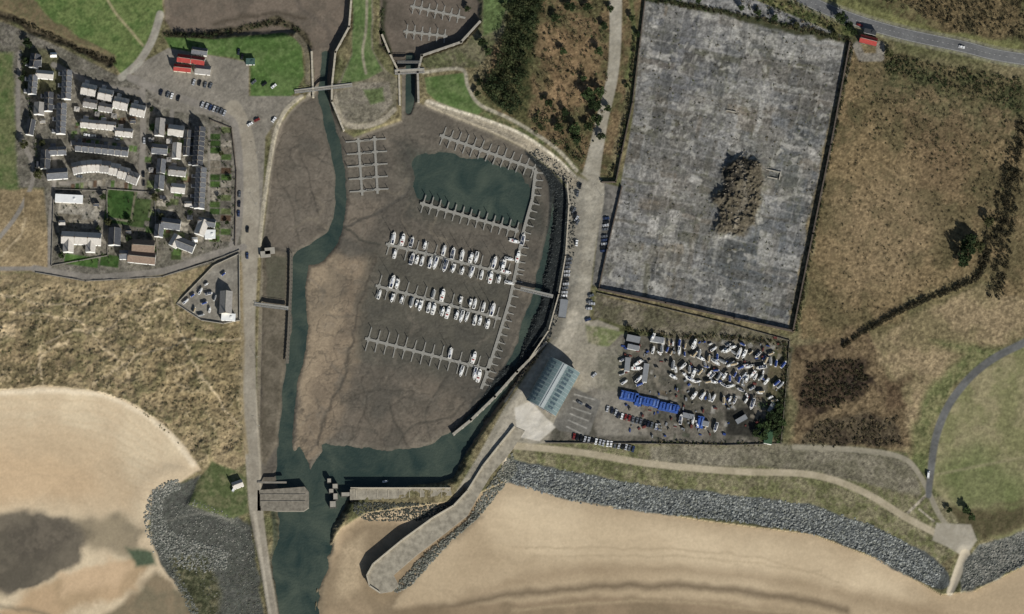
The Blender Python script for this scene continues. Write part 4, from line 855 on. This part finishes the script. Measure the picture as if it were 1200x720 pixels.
def tree_mesh(name,**k):
    P,cs,ls=tree_arr(**k); v,f,c=quadcloud(P,ls,cs); m=MB(); h=k['h'];r=k['r']
    m.cyl(0,0,-.3,h*.6,.3,7,0,.14)
    g=random.Random(k.get('seed',0))
    for i in range(7):
        a=i*.9+g.random();z=h*(.3+.04*i); x1,y1,z1=r*.6*math.cos(a),r*.6*math.sin(a),z+h*.25
        m.add([(.1,0,z),(-.1,.1,z),(-.05,-.1,z),(x1,y1,z1)],[(0,1,3),(1,2,3),(2,0,3)],0)
    b=len(v); me=bpy.data.meshes.new(name)
    allv=[tuple(p) for p in v]+m.v; allf=[tuple(x) for x in f]+[tuple(i+b for i in x) for x in m.f]
    me.from_pydata(allv,[],allf); me.materials.append(leafm); me.materials.append(barkm)
    me.polygons.foreach_set('material_index',[0]*len(f)+[1]*len(m.f))
    a=me.color_attributes.new('Col','FLOAT_COLOR','POINT'); cc=np.concatenate([c,np.tile([[.05,.04,.03,1]],(len(m.v),1))]).astype(np.float32); a.data.foreach_set('color',cc.ravel()); me.update(); return me
TR=[tree_mesh('tree_mesh',r=4.,h=8,nc=24,nl=50,col=c,seed=i) for i,c in enumerate([(54,66,38),(46,58,34),(74,76,46),(86,78,56),(60,74,42)])]
rt=random.Random(9)
def put_tree(x,y,s=1,k=None,name='tree'):
    p=W(x,y); obj(name,TR[rt.choice([0,1,2,4]) if k is None else k],(p[0],p[1],Zat(x,y)),rt.uniform(0,6.28),(s,s,s*rt.uniform(.8,1.1)))
for x,y,s in[(690,112,1.4),(697,125,1.3),(703,108,1.2),(700,142,1.3),(674,152,1.3),(676,162,1.1),(690,150,1),(655,150,1),(662,132,.8),(644,122,.9),(702,60,.9),(708,30,.8),(660,60,.8),(684,92,.7),(652,20,1),(668,8,1.1),(690,8,1),(712,128,.8),(705,160,.8),(716,10,.8),(742,20,.7),(748,40,.6),
  (988,20,1.3),(998,30,.9),(980,40,.7),(1004,38,.8),(1044,62,.9),(870,8,.7),(890,14,.7),(910,20,.7),(935,28,.6),(800,-4,.7),(820,0,.7),
  (1135,285,1.6),(1133,300,1.8),(1146,292,1.4),(1128,308,1.2),(1160,262,1.),(30,50,1),(28,72,.8),(22,92,.7),(26,170,.9),(48,168,.7),(44,205,1),(180,232,.8),(184,222,.8),(120,232,.7),(126,262,.8),(152,262,.7),(188,255,.7),(72,300,.7),(115,268,.6),(150,280,.7),(258,180,.5),(268,210,.5),(256,232,.5),(266,262,.5),(252,282,.5),(176,128,.5),(196,240,.6),(222,250,.6),
  (905,490,1.3),(898,500,1.2),(908,506,1.2),(894,512,1.),(912,480,1.),(886,508,.8),(915,496,1),(737,386,.6),(1130,598,.9),(1136,606,.8),(566,50,1),(572,60,.9),(562,96,.7),(560,110,.7),(455,56,.5),(447,36,.5),(1110,598,.6),(735,100,.5),(548,8,.7)]:
    put_tree(x,y,s)
def mass(name,pts,r,h,nl,col,ls=.5,hv=.5):
    Ps=[];Cs=[]
    for x,y in pts:
        p0=np.array([*W(x,y),Zat(x,y)]); k=rng.uniform(1-hv,1+hv); rr=r*k; hh=h*k; b=rng.uniform(.6,1.4)
        p=rng.normal(size=(nl,3)); p/=np.linalg.norm(p,axis=1)[:,None]; p*=np.array([rr,rr,hh*.5])*rng.uniform(.5,1,(nl,1)); p[:,2]+=hh*.5
        Ps.append(p+p0); c=col[rng.integers(0,len(col))]; Cs.append(np.tile(C(c)*b,(nl,1))*rng.uniform(.7,1.3,(nl,1)))
    v,f,c=quadcloud(np.concatenate(Ps),ls,np.concatenate(Cs)); return obj(name,quads_mesh(name,v,f,leafm,c,smooth=False))
DG=[(54,64,38),(42,52,32),(66,72,44)]; BR=[(88,80,56),(72,68,46),(104,92,66)]; DB=[(58,54,40),(46,46,34),(70,64,46)]
mass('woodland',scat_poly([(578,-10),(640,-10),(632,30),(618,70),(610,130),(600,138),(568,106),(585,60),(600,20)],190),3.2,8,70,DG,.55)
mass('woodland',scat_poly([(630,120),(660,130),(690,165),(690,200),(665,180),(620,150)],34),2.2,4.5,50,DG,.5)
mass('scrub_patch',scat_poly([(625,5),(715,5),(712,100),(700,170),(640,140),(622,80)],230),1.3,2.2,26,BR+DG[:1],.4)
mass('scrub_patch',scat_poly([(945,425),(1008,420),(1022,455),(985,478),(937,478)],300),1.1,1.2,24,DB+BR[1:2],.4)
mass('scrub_patch',scat_poly([(960,492),(1050,488),(1056,524),(936,524)],170),1.1,1.2,20,DB+BR,.4)
mass('scrub_patch',scat_poly([(1038,62),(1200,92),(1200,130),(1120,105),(1038,82)],360),1.2,1.6,22,DG+BR,.4)
mass('scrub_patch',scat_poly([(1000,70),(1195,110),(1180,250),(1100,200),(1000,150)],380),1.0,1.1,16,BR+DB[2:]+DG[2:],.38)
mass('scrub_patch',scat_poly([(1030,-5),(1205,-5),(1205,45),(1120,34)],320),1.3,1.8,22,DB+BR,.4)
mass('scrub_patch',scat_poly([(870,0),(925,-8),(995,30),(1000,50),(900,26)],150),1.2,1.8,22,DG+BR,.4)
mass('hedgerow',scat_line([(985,408),(1020,385),(1070,358),(1120,338),(1148,322),(1162,280),(1180,230),(1194,170),(1204,140)],[3,4,5,5,6,16,22,16,14],640),1.4,2.4,26,DB,.45)
mass('hedgerow',scat_line([(1165,350),(1172,320),(1180,270),(1194,200)],18,200),1.5,2.4,26,DB,.45)
mass('hedgerow',scat_line([(1002,48),(985,130),(972,190),(955,275),(932,388)],4,260),1.1,2.0,22,DB+DG,.4)
mass('hedgerow',scat_line([(757,-3),(860,14),(998,46)],6,170),1.1,1.8,22,DG+DB,.4)
mass('hedgerow',scat_line([(745,40),(738,110),(722,190),(706,214)],3,110),.9,1.8,20,DG+DB,.4)
mass('hedgerow',scat_line([(10,18),(50,36),(90,55),(135,72)],5,110),1.,1.5,20,DB,.4)
mass('hedgerow',scat_line([(190,38),(250,38),(320,24),(350,34)],6,120),1.1,1.6,20,DB+DG,.4)
mass('hedgerow',scat_line([(446,5),(446,40),(456,62)],4,50),1.,1.6,20,DG,.4)
mass('hedgerow',scat_line([(22,60),(30,110),(40,160),(40,210)],5,60),1.2,2.4,22,DG,.4)
mass('hedgerow',scat_line([(735,388),(800,394),(860,396),(924,404)],6,150),1.,1.6,20,DB+BR+DG,.4)
mass('hedgerow',scat_line([(922,405),(918,450),(912,518)],7,130),1.1,2.,20,DB+DG,.4)
mass('hedgerow',scat_line([(760,518),(840,520),(890,520)],4,70),.9,1.4,18,DG+BR,.4)
mass('shrub_patch',scat_poly([(890,476),(915,470),(914,518),(880,518)],40),2,4,40,[(60,82,44),(50,66,38)],.5)
mass('gorse_patch',scat_poly([(1010,100),(1190,160),(1170,330),(960,380)],420),.85,.7,14,BR+DB[2:],.35,.7)
mass('site_weeds',scat_poly([(760,5),(990,55),(925,380),(712,330)],420),.9,.6,14,[(82,84,58),(96,88,66),(72,72,52)],.35,.7)
mass('marram_tufts',scat_poly([(0,335),(190,335),(215,375),(262,392),(281,392),(286,520),(235,540),(150,470),(80,450),(0,450)],1300),.8,.45,12,[(124,115,80),(146,128,92),(104,101,68)],.35,.6)
mass('garden_shrubs',scat_poly([(172,145),(222,145),(276,150),(274,290),(180,300)],200),.8,1.4,16,DG,.35)
mass('garden_shrubs',scat_poly([(62,215),(180,222),(180,310),(62,310)],110),.8,1.5,16,DG,.35)
m0=MB(); m0.cyl(0,0,0,7,.1,6,0,.07); m0.box(.7,0,6.9,7.0,1.4,.1,0,0); m0.box(1.4,0,6.8,6.95,.5,.25,0,1); lme=m0.mesh('street_lamp',[steel,lampm])
for x,y in((300,180),(299,240),(299,330),(301,420),(303,500),(705,230),(698,320),(264,140),(663,262),(650,398)):
    p=W(x,y); obj('street_lamp',lme,(p[0],p[1],Zat(x,y)))
# ------------------------------------------------------------------ light, sky, camera
EL=math.radians(32); AZ=math.radians(150)
sd=Vector((math.cos(EL)*math.sin(AZ),math.cos(EL)*math.cos(AZ),math.sin(EL)))
sun=bpy.data.lights.new('sun','SUN'); sun.energy=5.0; sun.angle=math.radians(.5); sun.color=(1,.975,.93)
K_=1
so=bpy.data.objects.new('sun',sun); so.rotation_euler=sd.to_track_quat('Z','Y').to_euler(); so.location=sd*1000; scene.collection.objects.link(so)
sun.energy=5.0*math.sin(math.radians(36))/math.sin(EL)*1.0 if False else 5.0
w=bpy.data.worlds.new('World'); scene.world=w; w.use_nodes=True; n=w.node_tree.nodes; sk=n.new('ShaderNodeTexSky'); sk.sky_type='NISHITA'; sk.sun_disc=False; sk.sun_elevation=EL; sk.sun_rotation=AZ
w.node_tree.links.new(sk.outputs[0],n['Background'].inputs[0]); n['Background'].inputs[1].default_value=.06
cam=bpy.data.cameras.new('camera'); co=bpy.data.objects.new('camera',cam); scene.collection.objects.link(co); scene.camera=co
D_=6000; co.location=(0,-D_*math.sin(TILT),4+D_*math.cos(TILT)); co.rotation_euler=(TILT,0,0)
cam.sensor_width=36; cam.lens=36*D_/780.; cam.clip_start=10; cam.clip_end=30000
scene.view_settings.view_transform='Standard'; scene.view_settings.look='None'; scene.view_settings.exposure=0
